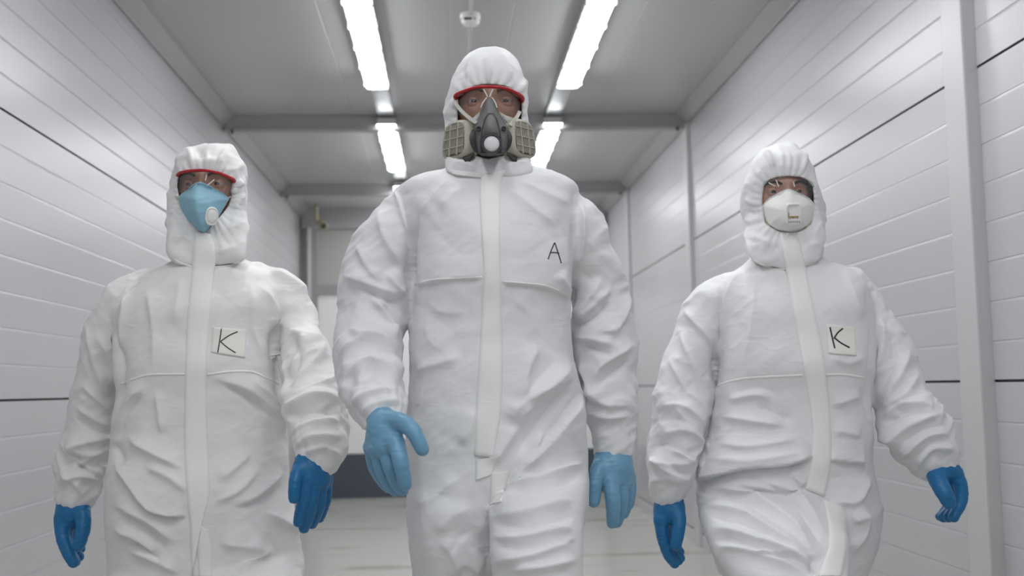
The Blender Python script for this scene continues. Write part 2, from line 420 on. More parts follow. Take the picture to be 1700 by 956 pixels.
# ---------------------------------------------------------------- implicit surfaces
class Field:
    def __init__(s, lo, hi, h):
        s.h = h; s.lo = np.array(lo, float); n = np.ceil((np.array(hi) - s.lo) / h).astype(int) + 1
        s.F = np.full(n, 9.0, np.float32); s.ax = [s.lo[i] + h * np.arange(n[i]) for i in range(3)]
    def sub(s, lo, hi):
        sl = []
        for i in range(3):
            a = max(0, int((lo[i] - s.lo[i]) / s.h) - 1); b = min(s.F.shape[i], int((hi[i] - s.lo[i]) / s.h) + 2); sl.append(slice(a, max(a, b)))
        X, Y, Z = np.meshgrid(*[s.ax[i][sl[i]] for i in range(3)], indexing='ij', sparse=True)
        return tuple(sl), X, Y, Z
    def add(s, sl, D, k):
        A = s.F[sl]
        if k > 0:
            hh = np.maximum(k - np.abs(A - D), 0) / k; s.F[sl] = np.minimum(A, D) - hh * hh * k * 0.25
        else: s.F[sl] = np.minimum(A, D)
    def loft(s, rows, k=0.0, n=2.4, m=0.03):
        R = np.array(sorted(rows), float)
        lo = (np.min(R[:, 1] - R[:, 3]) - m, np.min(R[:, 2] - R[:, 4]) - m, R[0, 0] - m)
        hi = (np.max(R[:, 1] + R[:, 3]) + m, np.max(R[:, 2] + R[:, 4]) + m, R[-1, 0] + m)
        sl, X, Y, Z = s.sub(lo, hi); z = Z.ravel()
        c = [smooth_interp(z, R[:, 0], R[:, i])[None, None, :] for i in range(1, 5)]
        u = np.abs((X - c[0]) / c[2]); v = np.abs((Y - c[1]) / c[3])
        r = (u ** n + v ** n) ** (1 / n)
        D = (r - 1) * np.minimum(c[2], c[3]) * 0.95
        D = np.maximum(D, np.maximum(R[0, 0] - Z, Z - R[-1, 0])); s.add(sl, D.astype(np.float32), k)
    def chain(s, P, R, k=0.0, n=5, m=0.03, kin=0.0, flat=None):
        Q = crom(np.column_stack((np.asarray(P, float), R)), n) if n > 1 else np.column_stack((np.asarray(P, float), R))
        rm = Q[:, 3].max() + m
        sl, X, Y, Z = s.sub(Q[:, :3].min(0) - rm, Q[:, :3].max(0) + rm)
        best = None
        for a, b in zip(Q[:-1], Q[1:]):
            d = b[:3] - a[:3]; L = d @ d + 1e-12
            px, py, pz = X - a[0], Y - a[1], Z - a[2]
            t = np.clip((px * d[0] + py * d[1] + pz * d[2]) / L, 0, 1)
            D = np.sqrt((px - t*d[0])**2 + (py - t*d[1])**2 + (pz - t*d[2])**2) - (a[3] + t * (b[3] - a[3]))
            best = D if best is None else np.minimum(best, D)
        s.add(sl, best.astype(np.float32), k)
    def ell(s, c, r, k=0.0, m=0.03):
        c = np.asarray(c, float); r = np.asarray(r, float)
        sl, X, Y, Z = s.sub(c - r - m, c + r + m)
        q = np.sqrt(((X-c[0])/r[0])**2 + ((Y-c[1])/r[1])**2 + ((Z-c[2])/r[2])**2)
        s.add(sl, ((q - 1) * r.min()).astype(np.float32), k)
    def mesh(s):
        F = s.F; Sg = F < 0
        c = np.zeros(np.array(F.shape) - 1, np.int8)
        for i in (0, 1):
            for j in (0, 1):
                for k in (0, 1): c += Sg[i:F.shape[0]-1+i, j:F.shape[1]-1+j, k:F.shape[2]-1+k]
        act = (c > 0) & (c < 8); I = np.argwhere(act)
        idx = np.full(act.shape, -1, np.int64); idx[act] = np.arange(len(I))
        acc = np.zeros((len(I), 3)); cnt = np.zeros(len(I))
        for ax in range(3):
            for u in (0, 1):
                for v in (0, 1):
                    a = np.zeros(3, int); a[(ax+1) % 3] = u; a[(ax+2) % 3] = v; b = a.copy(); b[ax] = 1
                    fa = F[tuple((I + a).T)]; fb = F[tuple((I + b).T)]
                    mk = (fa < 0) != (fb < 0); t = np.where(mk, fa / np.where(mk, fa - fb, 1), 0)
                    p = a + t[:, None] * (b - a); acc[mk] += p[mk]; cnt[mk] += 1
        V = s.lo + s.h * (I + acc / cnt[:, None])
        Q = []
        for ax in range(3):
            b_, c_ = (ax+1) % 3, (ax+2) % 3
            lo = [slice(None)] * 3; hi = [slice(None)] * 3
            lo[ax] = slice(0, -1); hi[ax] = slice(1, None)
            for d in (b_, c_): lo[d] = slice(1, -1); hi[d] = slice(1, -1)
            A, B = Sg[tuple(lo)], Sg[tuple(hi)]
            E = np.argwhere(A != B); inside = A[A != B]
            E[:, b_] += 1; E[:, c_] += 1
            def cell(db, dc):
                q = E.copy(); q[:, b_] += db; q[:, c_] += dc; return idx[tuple(q.T)]
            quad = np.stack((cell(-1, -1), cell(0, -1), cell(0, 0), cell(-1, 0)), 1)
            quad[~inside] = quad[~inside][:, ::-1]; Q.append(quad)
        Q = np.concatenate(Q); return V, Q
def smooth_interp(x, xp, fp):
    # monotone-ish cubic through the rows
    d = np.gradient(fp, xp); i = np.clip(np.searchsorted(xp, x) - 1, 0, len(xp) - 2)
    h = xp[i+1] - xp[i]; t = np.clip((x - xp[i]) / h, 0, 1); t2, t3 = t*t, t**3
    return (2*t3-3*t2+1)*fp[i] + (t3-2*t2+t)*h*d[i] + (-2*t3+3*t2)*fp[i+1] + (t3-t2)*h*d[i+1]
def edges_of(Q):
    E = np.concatenate([Q[:, [i, (i+1) % 4]] for i in range(4)]); E.sort(1); return np.unique(E, axis=0)
def relax(V, E, it=3, lam=0.5, mu=-0.52):
    n = len(V); deg = np.bincount(E.ravel(), minlength=n)[:, None].astype(float); deg[deg == 0] = 1
    for k in range(it):
        for l in (lam, mu) if mu else (lam,):
            A = np.stack([np.bincount(E[:, 0], V[E[:, 1], i], n) + np.bincount(E[:, 1], V[E[:, 0], i], n) for i in range(3)], 1) / deg
            V = V + l * (A - V)
    return V
def normals(V, Q):
    n = np.cross(V[Q[:, 2]] - V[Q[:, 0]], V[Q[:, 3]] - V[Q[:, 1]])
    N = np.stack([sum(np.bincount(Q[:, j], n[:, i], len(V)) for j in range(4)) for i in range(3)], 1)
    return N / (np.linalg.norm(N, axis=1)[:, None] + 1e-12)

# value noise for cloth crumples
_G = rng.random((64, 64, 64)).astype(np.float32)
def vnoise(P, lin=False):
    P = np.asarray(P); i = np.floor(P).astype(int); f = P - i
    if not lin: f = f*f*(3-2*f)
    i &= 63; j = (i + 1) & 63
    g = lambda a, b, c: _G[a, b, c]
    x0, y0, z0 = i.T; x1, y1, z1 = j.T; fx, fy, fz = f.T
    l = lambda a, b, t: a + (b - a) * t
    return l(l(l(g(x0,y0,z0), g(x1,y0,z0), fx), l(g(x0,y1,z0), g(x1,y1,z0), fx), fy),
             l(l(g(x0,y0,z1), g(x1,y0,z1), fx), l(g(x0,y1,z1), g(x1,y1,z1), fx), fy), fz)
def ridged(P):
    return 1 - np.abs(2 * vnoise(P) - 1) * 2      # sharp crests
def poly_dist(UV, L):
    """signed distance (px) and position 0..1 along a polyline"""
    L = np.asarray(L, float); best = np.full(len(UV), 1e9); sg = np.zeros(len(UV)); tt = np.zeros(len(UV))
    seg = np.diff(L, axis=0); ln = np.hypot(seg[:, 0], seg[:, 1]); tot = ln.sum(); acc = 0
    for a, d, l in zip(L[:-1], seg, ln):
        q = UV - a; t = np.clip((q @ d) / (l*l + 1e-9), 0, 1); r = q - t[:, None] * d
        D = np.hypot(r[:, 0], r[:, 1]); m = D < best
        best[m] = D[m]; sg[m] = np.sign(d[0] * q[m, 1] - d[1] * q[m, 0]); tt[m] = (acc + t[m] * l) / tot; acc += l
    return best, sg, tt

# ---------------------------------------------------------------- coverall builder
class Person:
    pass
def rows_px(rows, Y0):
    out = []
    for r in rows:
        py, xl, xr, hd = r[:4]; dy = r[4] if len(r) > 4 else 0.0
        Y = Y0 + dy; a = on_y(xl, py, Y); b = on_y(xr, py, Y)
        out.append(((a[2]+b[2])/2, (a[0]+b[0])/2, Y, (b[0]-a[0])/2, hd))
    return out
def nodes_px(nodes, Y0):
    P, R = [], []
    for px, py, r, dy in nodes:
        P.append(on_y(px, py, Y0 + dy)); R.append(r * (Y0 + dy) / FPX)
    return np.array(P), np.array(R)
def build_suit(d):
    Y0 = d['Y']
    tors = rows_px(d['torso'], Y0); legs = [rows_px(l, Y0) for l in d['legs']]
    arms = [nodes_px(a, Y0) for a in d['arms']]
    lo = np.array((1e9,)*3); hi = -lo
    for R in [tors] + legs:
        R = np.array(R); lo = np.minimum(lo, (np.min(R[:,1]-R[:,3]), np.min(R[:,2]-R[:,4]), R[:,0].min())); hi = np.maximum(hi, (np.max(R[:,1]+R[:,3]), np.max(R[:,2]+R[:,4]), R[:,0].max()))
    for P, r in arms: lo = np.minimum(lo, (P - r[:, None]).min(0)); hi = np.maximum(hi, (P + r[:, None]).max(0))
    f = Field(lo - 0.04, hi + 0.04, d.get('h', 0.006))
    f.loft(tors, 0, 2.3)
    for l in legs: f.loft(l, 0.022, 2.3)
    for P, r in arms: f.chain(P, r, 0.012, 6)
    V, Q = f.mesh(); E = edges_of(Q); V = relax(V, E, 4)
    return V, Q, E
# ---------------------------------------------------------------- the three people: traced proportions
CEN = dict(Y=2.40, h=0.0038,
  torso=[(272,752,872,.085,.03),(284,742,880,.095,.025),(293,703,916,.11,.02),(307,668,950,.125,.02),(335,665,955,.135,.01),(370,672,955,.15),(420,682,955,.158,-.01),
         (470,685,950,.16,-.01),(520,682,946,.155),(580,679,950,.155),(640,676,962,.16),(700,672,970,.165),(760,672,973,.165),(810,675,972,.17),(850,678,970,.165),(872,684,964,.15),(892,700,950,.11)],
  legs=[[(780,700,790,.06,0),(825,680,815,.115,-.03),(880,678,828,.13,-.032),(956,688,828,.124,-.008),(1100,696,812,.105,.09),(1300,705,802,.09,.16),(1450,708,800,.085,.22),(1492,712,796,.07,.24)],
        [(750,860,950,.06,-.0),(800,828,970,.125,-.06),(830,820,972,.138,-.09),(870,815,970,.14,-.13),(956,818,966,.13,-.19),(1100,830,965,.11,-.26),(1300,845,955,.09,-.24),(1480,850,945,.085,-.20),(1592,856,938,.07,-.18)]],
  arms=[[(700,340,36,.02),(660,379,53,.01),(642,420,55,0),(630,460,59,0),(620,510,62,0),(612,560,56,-.02),(612,605,55,-.07),(618,645,52,-.13),(627,672,46,-.18),(634,693,35,-.22)],
        [(912,340,36,.02),(952,379,51,.02),(966,420,52,.03),(986,460,50,.04),(997,510,51,.05),(1000,560,54,.06),(1006,610,50,.06),(1014,660,43,.05),(1017,700,38,.05),(1020,738,32,.05)]])
LEF = dict(Y=2.70, h=0.0038,
  torso=[(424,300,396,.085,.03),(438,282,412,.10,.025),(450,255,440,.12,.02),(475,230,460,.138,.01),(510,205,466,.155),(560,198,463,.16,-.005),(610,199,462,.168,-.01),(650,196,467,.165,-.005),
         (700,190,473,.165),(750,186,478,.17),(800,182,480,.182),(850,183,488,.178),(900,186,498,.17),(956,189,501,.165),(985,192,501,.16)],
  legs=[[(900,215,320,.06),(950,189,345,.13),(985,191,342,.125),(1100,205,335,.11,.05),(1300,222,320,.09,.12),(1400,228,314,.08,.18),(1432,232,310,.07,.19)],
        [(890,360,470,.06),(945,335,500,.135,-.05),(985,342,500,.13,-.1),(1100,350,492,.11,-.16),(1300,362,478,.09,-.14),(1420,370,470,.08,-.1),(1475,374,466,.07,-.09)]],
  arms=[[(250,478,34,.02),(212,508,42,.01),(182,550,40,.02),(168,600,37,.03),(156,650,34,.05),(148,700,36,.07),(140,750,40,.08),(133,788,40,.09),(127,810,37,.09),(121,822,28,.09)],
        [(425,470,34,.02),(458,492,40,.01),(488,530,38,0),(499,565,40,-.02),(507,605,43,-.06),(517,650,45,-.12),(526,692,48,-.18),(529,730,46,-.23),(528,752,40,-.25),(522,768,30,-.26)]])
RIG = dict(Y=2.80, h=0.0038,
  torso=[(424,1250,1358,.085,.03),(438,1232,1375,.10,.025),(450,1210,1402,.12,.02),(475,1196,1428,.138,.01),(510,1190,1443,.155),(560,1189,1444,.16,-.005),(610,1190,1441,.168,-.01),(650,1188,1440,.165),
         (700,1178,1440,.165),(740,1166,1441,.172),(768,1160,1441,.175),(785,1160,1443,.168),(810,1160,1448,.168),(840,1162,1452,.17),(880,1172,1450,.165),(915,1185,1442,.16),(950,1198,1432,.15)],
  legs=[[(820,1164,1385,.14,-.04),(860,1164,1390,.155,-.1),(910,1185,1398,.15,-.17),(956,1216,1400,.13,-.24),(1060,1255,1395,.11,-.33),(1250,1270,1375,.09,-.26),(1400,1278,1362,.085,-.2),(1472,1282,1358,.07,-.18)],
        [(840,1330,1451,.13,.03),(900,1340,1444,.125,.06),(956,1332,1422,.115,.1),(1060,1325,1412,.1,.16),(1250,1318,1402,.085,.3),(1350,1318,1395,.08,.36),(1372,1320,1392,.07,.38)]],
  arms=[[(1215,478,34,.02),(1182,510,40,.01),(1160,550,38,.01),(1147,600,42,.01),(1135,650,46,0),(1125,700,48,-.01),(1115,750,41,-.02),(1109,788,39,-.03),(1107,806,35,-.03),(1110,818,26,-.03)],
        [(1405,478,34,.02),(1438,520,36,.01),(1463,570,42,0),(1482,620,45,-.01),(1497,663,50,-.03),(1517,704,54,-.06),(1537,740,48,-.08),(1550,760,36,-.09),(1556,768,27,-.1)]])


# folds traced on each suit: (kind, width px, height mm, points). r ridge, v crease, s step (left of the stroke's direction raised)
def fl(ox, oy, sc, L):
    return [(k, w, a, [(ox + x * sc, oy + y * sc) for x, y in p]) for k, w, a, p in L]
CEN['folds'] = fl(540, 260, 0.4813, [
  ('v',7,9,[(328,170),(302,290),(300,400),(304,480)]), ('v',7,8,[(848,110),(862,250),(852,480),(838,560)]),
  ('r',13,9,[(60,410),(170,452),(275,486)]), ('v',8,8,[(100,440),(200,490),(262,500)]), ('r',11,8,[(205,395),(250,460),(292,478)]),
  ('r',11,9,[(150,480),(210,545),(238,640)]), ('v',7,8,[(190,500),(235,560),(250,625)]), ('r',14,10,[(45,690),(150,648),(245,695)]),
  ('v',8,7,[(60,720),(160,690),(240,712)]), ('r',10,7,[(80,590),(135,640),(220,665)]), ('r',12,9,[(60,770),(160,720),(262,790)]),
  ('r',11,8,[(75,870),(160,820),(262,800)]), ('v',7,7,[(80,800),(170,780),(255,830)]), ('r',9,7,[(110,900),(180,850),(270,850)]),
  ('r',10,6,[(240,105),(270,220),(298,280)]), ('r',12,6,[(180,170),(210,300),(280,400)]), ('r',10,5,[(110,300),(160,400),(200,430)]),
  ('r',15,5,[(440,72),(330,210)]), ('r',14,5,[(490,95),(395,190)]), ('r',15,5,[(615,100),(720,190),(815,245)]), ('r',14,4,[(655,80),(760,140),(850,170)]),
  ('r',12,7,[(880,150),(885,300),(865,420)]), ('r',12,8,[(1000,440),(905,540),(842,572)]), ('v',8,8,[(990,500),(910,565),(845,592)]), ('r',11,7,[(960,410),(905,500),(850,560)]),
  ('r',12,7,[(1055,480),(1005,590),(930,600)]), ('r',12,8,[(850,622),(930,632),(1005,655)]), ('v',8,7,[(865,650),(930,665),(1000,690)]), ('r',12,8,[(1065,640),(960,720),(925,800)]),
  ('v',8,7,[(1060,690),(970,760),(940,820)]), ('r',10,7,[(880,690),(920,790),(965,855)]), ('r',10,7,[(890,780),(960,850),(1060,860)]), ('r',9,6,[(905,880),(980,900),(1060,890)]),
  ('r',22,9,[(872,700),(770,790),(690,890),(660,950)]), ('v',18,8,[(800,690),(710,800),(650,900)]), ('r',17,7,[(735,640),(695,750),(690,850)]), ('r',15,2.5,[(640,480),(700,540),(720,640)]),
  ('r',16,2.5,[(345,500),(420,540),(500,530)]), ('r',18,5,[(300,745),(380,720),(480,690)]), ('r',14,2,[(350,560),(370,640),(430,680)]), ('r',12,5,[(790,400),(820,440),(850,480)]),
  ('s',9,4,[(850,492),(780,460),(690,445),(610,437)]), ('s',9,4,[(540,420),(440,425),(305,450)])]) + fl(640, 600, 0.3723, [
  ('s',10,16,[(460,956),(458,760),(465,650),(520,622),(548,545),(600,470),(720,350),(890,125)]), ('v',6,12,[(466,956),(460,760),(462,650)]),
  ('v',20,9,[(815,85),(740,200),(650,330),(560,440)]), ('r',16,9,[(850,60),(620,180),(555,290)]), ('r',12,7,[(600,280),(530,390),(480,470)]), ('r',10,6,[(715,310),(650,430),(580,480)]),
  ('r',15,9,[(545,560),(700,545),(890,440)]), ('v',11,7,[(540,600),(700,590),(880,510)]), ('r',15,10,[(475,690),(610,705),(860,610)]), ('v',10,8,[(480,720),(620,750),(850,690)]),
  ('r',14,9,[(480,775),(600,805),(860,740)]), ('v',9,7,[(500,830),(640,845),(860,800)]), ('r',14,9,[(478,905),(660,880),(872,775)]), ('r',12,8,[(540,940),(700,930),(868,880)]),
  ('r',16,3.5,[(225,770),(300,690),(390,660)]), ('r',16,4,[(240,790),(300,870),(340,956)]), ('r',14,4,[(455,870),(395,956)]), ('r',14,5,[(120,640),(220,620),(330,500)]), ('r',14,5,[(330,380),(380,300),(400,200)]), ('v',12,3,[(260,900),(340,780),(430,760)])])
LEF['folds'] = fl(70, 400, 0.5818, [
  ('v',7,9,[(185,190),(222,300),(225,400),(203,520)]), ('v',6,10,[(702,225),(664,280),(680,380),(690,520)]),
  ('r',15,8,[(480,385),(600,435),(695,530)]), ('v',9,7,[(500,400),(590,450),(670,520)]), ('r',11,7,[(590,385),(660,470),(690,570)]), ('r',12,7,[(305,405),(250,460),(210,560)]), ('v',9,6,[(290,430),(240,500),(215,570)]),
  ('r',11,5,[(325,420),(345,560)]), ('r',13,9,[(235,555),(290,590),(410,655)]), ('v',11,8,[(200,570),(215,610),(235,650)]), ('r',12,6,[(290,640),(370,680),(420,720)]),
  ('s',9,13,[(410,788),(350,782),(300,758),(230,672),(205,640)]), ('r',13,9,[(195,745),(310,800),(385,872)]), ('v',9,8,[(205,765),(300,825),(360,890)]), ('r',12,8,[(200,810),(285,855),(335,905)]), ('v',8,8,[(225,860),(300,880),(350,930)]),
  ('r',12,7,[(240,880),(310,905),(400,950)]), ('r',12,8,[(690,655),(605,730),(535,755)]), ('v',9,6,[(690,690),(620,745),(540,765)]), ('r',12,6,[(480,745),(555,715),(625,640)]), ('r',12,6,[(500,690),(560,640),(600,600)]), ('r',14,6,[(630,770),(740,840)]), ('r',14,6,[(660,870),(560,955)]),('r',14,6,[(500,860),(640,880)]),
  ('r',12,6,[(250,120),(235,230),(225,330)]), ('r',12,4,[(300,130),(320,260),(310,370)]), ('r',12,4,[(400,90),(380,250)]), ('r',12,4,[(590,110),(600,250),(640,340)]), ('r',12,5,[(610,120),(660,200),(665,260)]),
  ('r',10,8,[(55,575),(120,612),(192,590)]), ('v',7,7,[(70,600),(130,640),(180,640)]), ('r',10,8,[(62,600),(125,575),(196,555)]), ('r',9,8,[(80,618),(150,655),(172,690)]), ('v',6,9,[(85,632),(145,668),(160,690)]),
  ('r',10,8,[(38,695),(110,668),(182,690)]), ('r',8,7,[(125,645),(160,695),(130,742)]), ('r',10,7,[(150,250),(190,330),(208,430)]), ('r',10,7,[(100,470),(160,515),(196,525)]), ('v',7,6,[(95,500),(150,540),(190,550)]), ('r',10,6,[(130,230),(150,350),(190,450)]), ('r',9,6,[(110,400),(150,440),(190,490)]), ('r',8,6,[(45,655),(90,690),(120,735)]),
  ('r',12,10,[(695,505),(780,458),(858,466)]), ('v',8,8,[(705,530),(780,490),(855,495)]), ('r',11,8,[(705,560),(780,520),(862,520)]), ('r',11,8,[(708,605),(765,562),(858,562)]), ('v',7,7,[(720,600),(790,580),(855,600)]), ('r',9,7,[(740,610),(810,590),(858,630)]),
  ('r',11,7,[(640,90),(700,110),(768,170)]), ('r',11,8,[(700,245),(742,300),(705,400)]), ('r',11,7,[(755,240),(790,330),(720,430)]), ('r',10,6,[(790,290),(822,400),(760,440)]), ('v',8,7,[(720,270),(740,350),(700,440)]), ('r',9,6,[(690,330),(700,420),(690,480)])])
RIG['folds'] = fl(1060, 400, 0.5815, [
  ('v',6,9,[(180,255),(218,320),(222,420),(200,520),(170,620)]), ('v',7,9,[(640,110),(668,250),(655,400),(655,520)]),
  ('r',12,7,[(255,462),(330,440),(385,452)]), ('v',10,6,[(260,440),(340,420),(400,440)]), ('r',13,8,[(230,500),(350,520),(435,528)]), ('v',10,7,[(330,470),(420,505),(450,510)]), ('r',14,7,[(215,575),(320,590),(470,560)]), ('r',14,6,[(190,620),(330,630),(480,600)]), ('r',12,5,[(550,540),(640,560)]), ('r',12,5,[(545,470),(640,440)]),
  ('s',9,18,[(502,616),(430,640),(300,652),(168,685)]), ('s',8,8,[(652,636),(600,634),(545,625)]),
  ('r',12,9,[(185,700),(300,720),(430,800),(505,905)]), ('v',8,7,[(190,720),(300,745),(420,820)]), ('r',12,9,[(176,745),(320,795),(485,905)]), ('v',8,7,[(185,780),(330,830),(470,915)]), ('r',12,9,[(198,810),(350,865),(495,925)]), ('r',12,9,[(330,668),(450,730),(540,850)]), ('v',8,7,[(360,690),(460,770),(530,880)]), ('r',12,8,[(250,680),(400,720),(505,800)]),
  ('r',12,8,[(212,865),(330,895),(485,950)]), ('v',8,7,[(205,850),(330,880),(480,930)]), ('v',7,12,[(488,900),(500,955)]), ('s',8,8,[(505,935),(430,905),(340,900)]), ('r',11,7,[(430,650),(472,705)]), ('r',14,8,[(540,745),(620,742),(665,660)]), ('r',14,6,[(600,800),(660,780)]), ('r',14,6,[(600,900),(640,830),(650,760)]),
  ('r',12,5,[(300,70),(260,160),(230,280)]), ('r',12,4,[(330,90),(330,230),(300,370)]), ('r',12,5,[(230,120),(215,200),(210,290)]), ('r',12,4,[(580,80),(620,180),(650,230)]), ('r',12,4,[(540,330),(600,350),(650,320)]),
  ('r',10,7,[(130,190),(180,262),(215,310)]), ('r',11,8,[(35,485),(120,470),(195,540)]), ('v',8,7,[(45,520),(120,510),(185,570)]), ('r',11,9,[(55,562),(130,540),(192,585)]), ('v',8,7,[(30,590),(90,580),(170,620)]), ('r',10,9,[(25,612),(62,640),(155,640)]), ('r',10,9,[(35,615),(80,660),(145,685)]), ('v',7,8,[(70,620),(110,660),(150,660)]), ('r',9,8,[(90,590),(150,640)]), ('r',9,7,[(20,695),(80,680),(142,695)]), ('r',10,7,[(100,470),(165,560)]), ('r',10,6,[(120,250),(150,350),(190,430)]), ('r',10,6,[(90,330),(130,420),(190,480)]),
  ('r',11,8,[(695,505),(760,470),(842,478)]), ('v',8,7,[(700,530),(770,495),(850,500)]), ('r',11,9,[(715,585),(780,530),(872,492)]), ('v',8,8,[(740,600),(800,545),(880,525)]), ('r',10,9,[(755,625),(820,562),(892,552)]), ('v',7,7,[(775,640),(830,580),(895,580)]), ('r',9,8,[(790,655),(840,592),(905,602)]), ('r',10,7,[(660,490),(700,560),(765,565)]), ('r',10,7,[(770,300),(745,400),(690,480)]), ('r',10,7,[(802,370),(760,450),(700,470)]), ('v',8,6,[(720,250),(730,350),(690,440)]), ('r',10,6,[(690,200),(700,300),(680,400)])])

def crumple(d):
    """lay the cloth folds into the suit's surface"""
    V, Q, E = d['V'], d['Q'], d['E']; N = normals(V, Q)
    UV = project(V); view = CAM - V; view /= np.linalg.norm(view, axis=1)[:, None]
    face = np.clip(((N * view).sum(1) + 0.05) / 0.3, 0, 1)
    H = np.zeros(len(V))
    for k, w, a, L in d['folds']:
        L = np.array(L, float)
        if k != 's' and L[-1, 0] < L[0, 0]: L = L[::-1]
        if len(L) > 2: L = crom(L, 4)
        x0, y0 = L.min(0) - 4 * w; x1, y1 = L.max(0) + 4 * w
        m = np.where((UV[:, 0] > x0) & (UV[:, 0] < x1) & (UV[:, 1] > y0) & (UV[:, 1] < y1) & (face > 0))[0]
        if not len(m): continue
        D, sg, t = poly_dist(UV[m], L)
        if k == 's':
            tap = np.clip(np.minimum(t, 1 - t) / 0.10, 0, 1)
            h = np.where(sg < 0, -0.4 * np.exp(-(D / (w * 1.1))), 0.6 * np.exp(-(D / (w * 2.8)) ** 1.2))
            h = h * np.clip(0.15 + D / (0.25 * w), 0, 1)
        else:
            tap = np.clip(np.minimum(t, 1 - t) / 0.28, 0, 1); tap = tap * tap * (3 - 2 * tap)
            ws = np.where(sg > 0, w * 0.5, w * 1.25)
            h = np.exp(-(D / ws) ** 1.15)
            if k == 'v': h = -h * 0.8
        H[m] += h * tap * a * 0.001 * face[m] * FOLD
    # loose crumpling everywhere, stronger on the sleeves and towards hems
    arm = np.zeros(len(V))
    for P, R in [nodes_px(a, d['Y']) for a in d['arms']]:
        C = crom(np.column_stack((P, R)), 4)
        dd = np.min(np.stack([np.linalg.norm(V - c[:3], axis=1) / c[3] for c in C]), 0)
        arm = np.maximum(arm, np.clip((1.35 - dd) / 0.2, 0, 1))
    o = d['Y'] * 7.3
    A = V @ np.array(((0.82, 0.1, 0.56), (0, 1, 0), (-0.56, 0.1, 0.82))).T + 0.02 * np.stack((vnoise(V * 9 + o), vnoise(V * 9 + o + 17), vnoise(V * 9 + o + 31)), 1)
    B = V @ np.array(((0.72, -0.1, -0.69), (0, 1, 0), (0.69, 0.1, 0.72))).T + 0.02 * np.stack((vnoise(V * 8 + o + 5), vnoise(V * 8 + o + 7), vnoise(V * 8 + o + 3)), 1)
    m1 = np.clip(vnoise(V * 6 + o + 11) * 2 - 0.5, 0, 1)
    C = ridged(A * (6, 6, 22) + o) * m1 + ridged(B * (6, 6, 21) + o + 9) * (1 - m1)
    C2 = ridged(A * (22, 22, 52) + o + 3)
    amp = 0.0007 + 0.0018 * arm
    H += (C * amp + C2 * (0.0007 + 0.0012 * arm)) * CRUMP
    # papery facets: straight-edged planes meeting in sharp creases
    Wp = 0.035 * np.stack((vnoise(V * 5 + o + 41), vnoise(V * 5 + o + 57), vnoise(V * 5 + o + 73)), 1)
    F1 = vnoise((A + Wp) * (8, 8, 15) + o + 2, True); F2 = vnoise((B + Wp) * (9, 9, 17) + o + 21, True); F3 = vnoise((A - Wp) * (20, 20, 34) + o + 33, True); F4 = vnoise((B - Wp) * (38, 38, 66) + o + 44, True)
    H += FACET * ((F1 - 0.5) * (0.007 + 0.006 * arm) + (F2 - 0.5) * (0.006 + 0.006 * arm) + (F3 - 0.5) * (0.0022 + 0.0026 * arm) + (F4 - 0.5) * (0.0008 + 0.0012 * arm))
    # elastic gathers at the cuffs
    for P, R in [nodes_px(a, d['Y']) for a in d['arms']]:
        ax = nrm(P[-1] - P[-4]); t1 = nrm(np.cross(ax, (0, 1, 0.01))); t2 = np.cross(ax, t1); q = V - P[-1]
        s_ = q @ ax; rad = np.linalg.norm(q - s_[:, None] * ax, axis=1); th = np.arctan2(q @ t2, q @ t1)
        m = (rad < R[-3] * 1.6) & (s_ > -0.16); g_ = np.clip((s_ + 0.085) / 0.06, 0, 1) * m
        ph = 3.5 * vnoise(np.stack((th * 1.2, s_ * 9 + o, th * 0 + o), 1))
        H += g_ * 0.0020 * (np.abs(np.sin(th * 5 + ph * 2)) - 0.5)
        cr = np.clip((s_ + 0.15) / 0.05, 0, 1) * np.clip((-0.02 - s_) / 0.05, 0, 1) * m
        H += cr * 0.0060 * (ridged(np.stack((th * 1.1 + o, s_ * 26 + 0.8 * np.sin(th * 2 + o), th * 0 + o), 1)))
    V = V + N * H[:, None]
    return relax(V, E, 1, 0.25, -0.2)
FOLD, CRUMP, FACET = 2.15, 1.1, 1.5

people = []
for nm, d, lab in (('center', CEN, 'tallest middle person walking in a white coverall with a half-face respirator and light blue gloves'),
                   ('left', LEF, 'person in white coverall on the left wearing a light blue pointed mask and red-rimmed goggles'),
                   ('right', RIG, 'person in white coverall on the right wearing a white cup mask and clear goggles')):
    xm = on_y((d['torso'][5][1] + d['torso'][5][2]) / 2, 600, d['Y'])[0]
    root = empty('person', (xm, d['Y'], 0), lab, 'person')
    V, Q, E = build_suit(d)
    d.update(root=root, V=V, Q=Q, E=E); V = crumple(d); d['V'] = V
    d['suit'] = mesh_obj('coverall', V, Q, m_suit_w if nm == 'left' else m_suit, root)
    d['bvh'] = BVHTree.FromPolygons([tuple(v) for v in V], [tuple(int(i) for i in q) for q in Q])
    people.append(d)
    print(nm, len(V))
# ---------------------------------------------------------------- hoods
def polar(poly, c, n, sm=0, vals=None):
    P = np.array(poly, float)[:, :2]; P = np.vstack((P, P[:1])); Q = []
    for a, b in zip(P[:-1], P[1:]): Q += [a + (b - a) * t for t in np.linspace(0, 1, 12, endpoint=False)]
    Q = np.array(Q) - c; th = np.arctan2(Q[:, 1], Q[:, 0]); r = np.hypot(Q[:, 0], Q[:, 1]); o = np.argsort(th); th, r = th[o], r[o]
    th = np.concatenate((th - 2*math.pi, th, th + 2*math.pi)); r = np.tile(r, 3)
    T = -math.pi + 2 * math.pi * np.arange(n) / n; R = np.interp(T, th, r)
    for _ in range(sm): R = 0.25 * np.roll(R, 1) + 0.5 * R + 0.25 * np.roll(R, -1)
    return T, R
def grid_faces(nr, n, closed=True):
    F = []
    for i in range(nr - 1):
        for j in range(n if closed else n - 1):
            a, b = i*n+j, i*n+(j+1) % n; F.append((a, b, b+n, a+n))
    return F
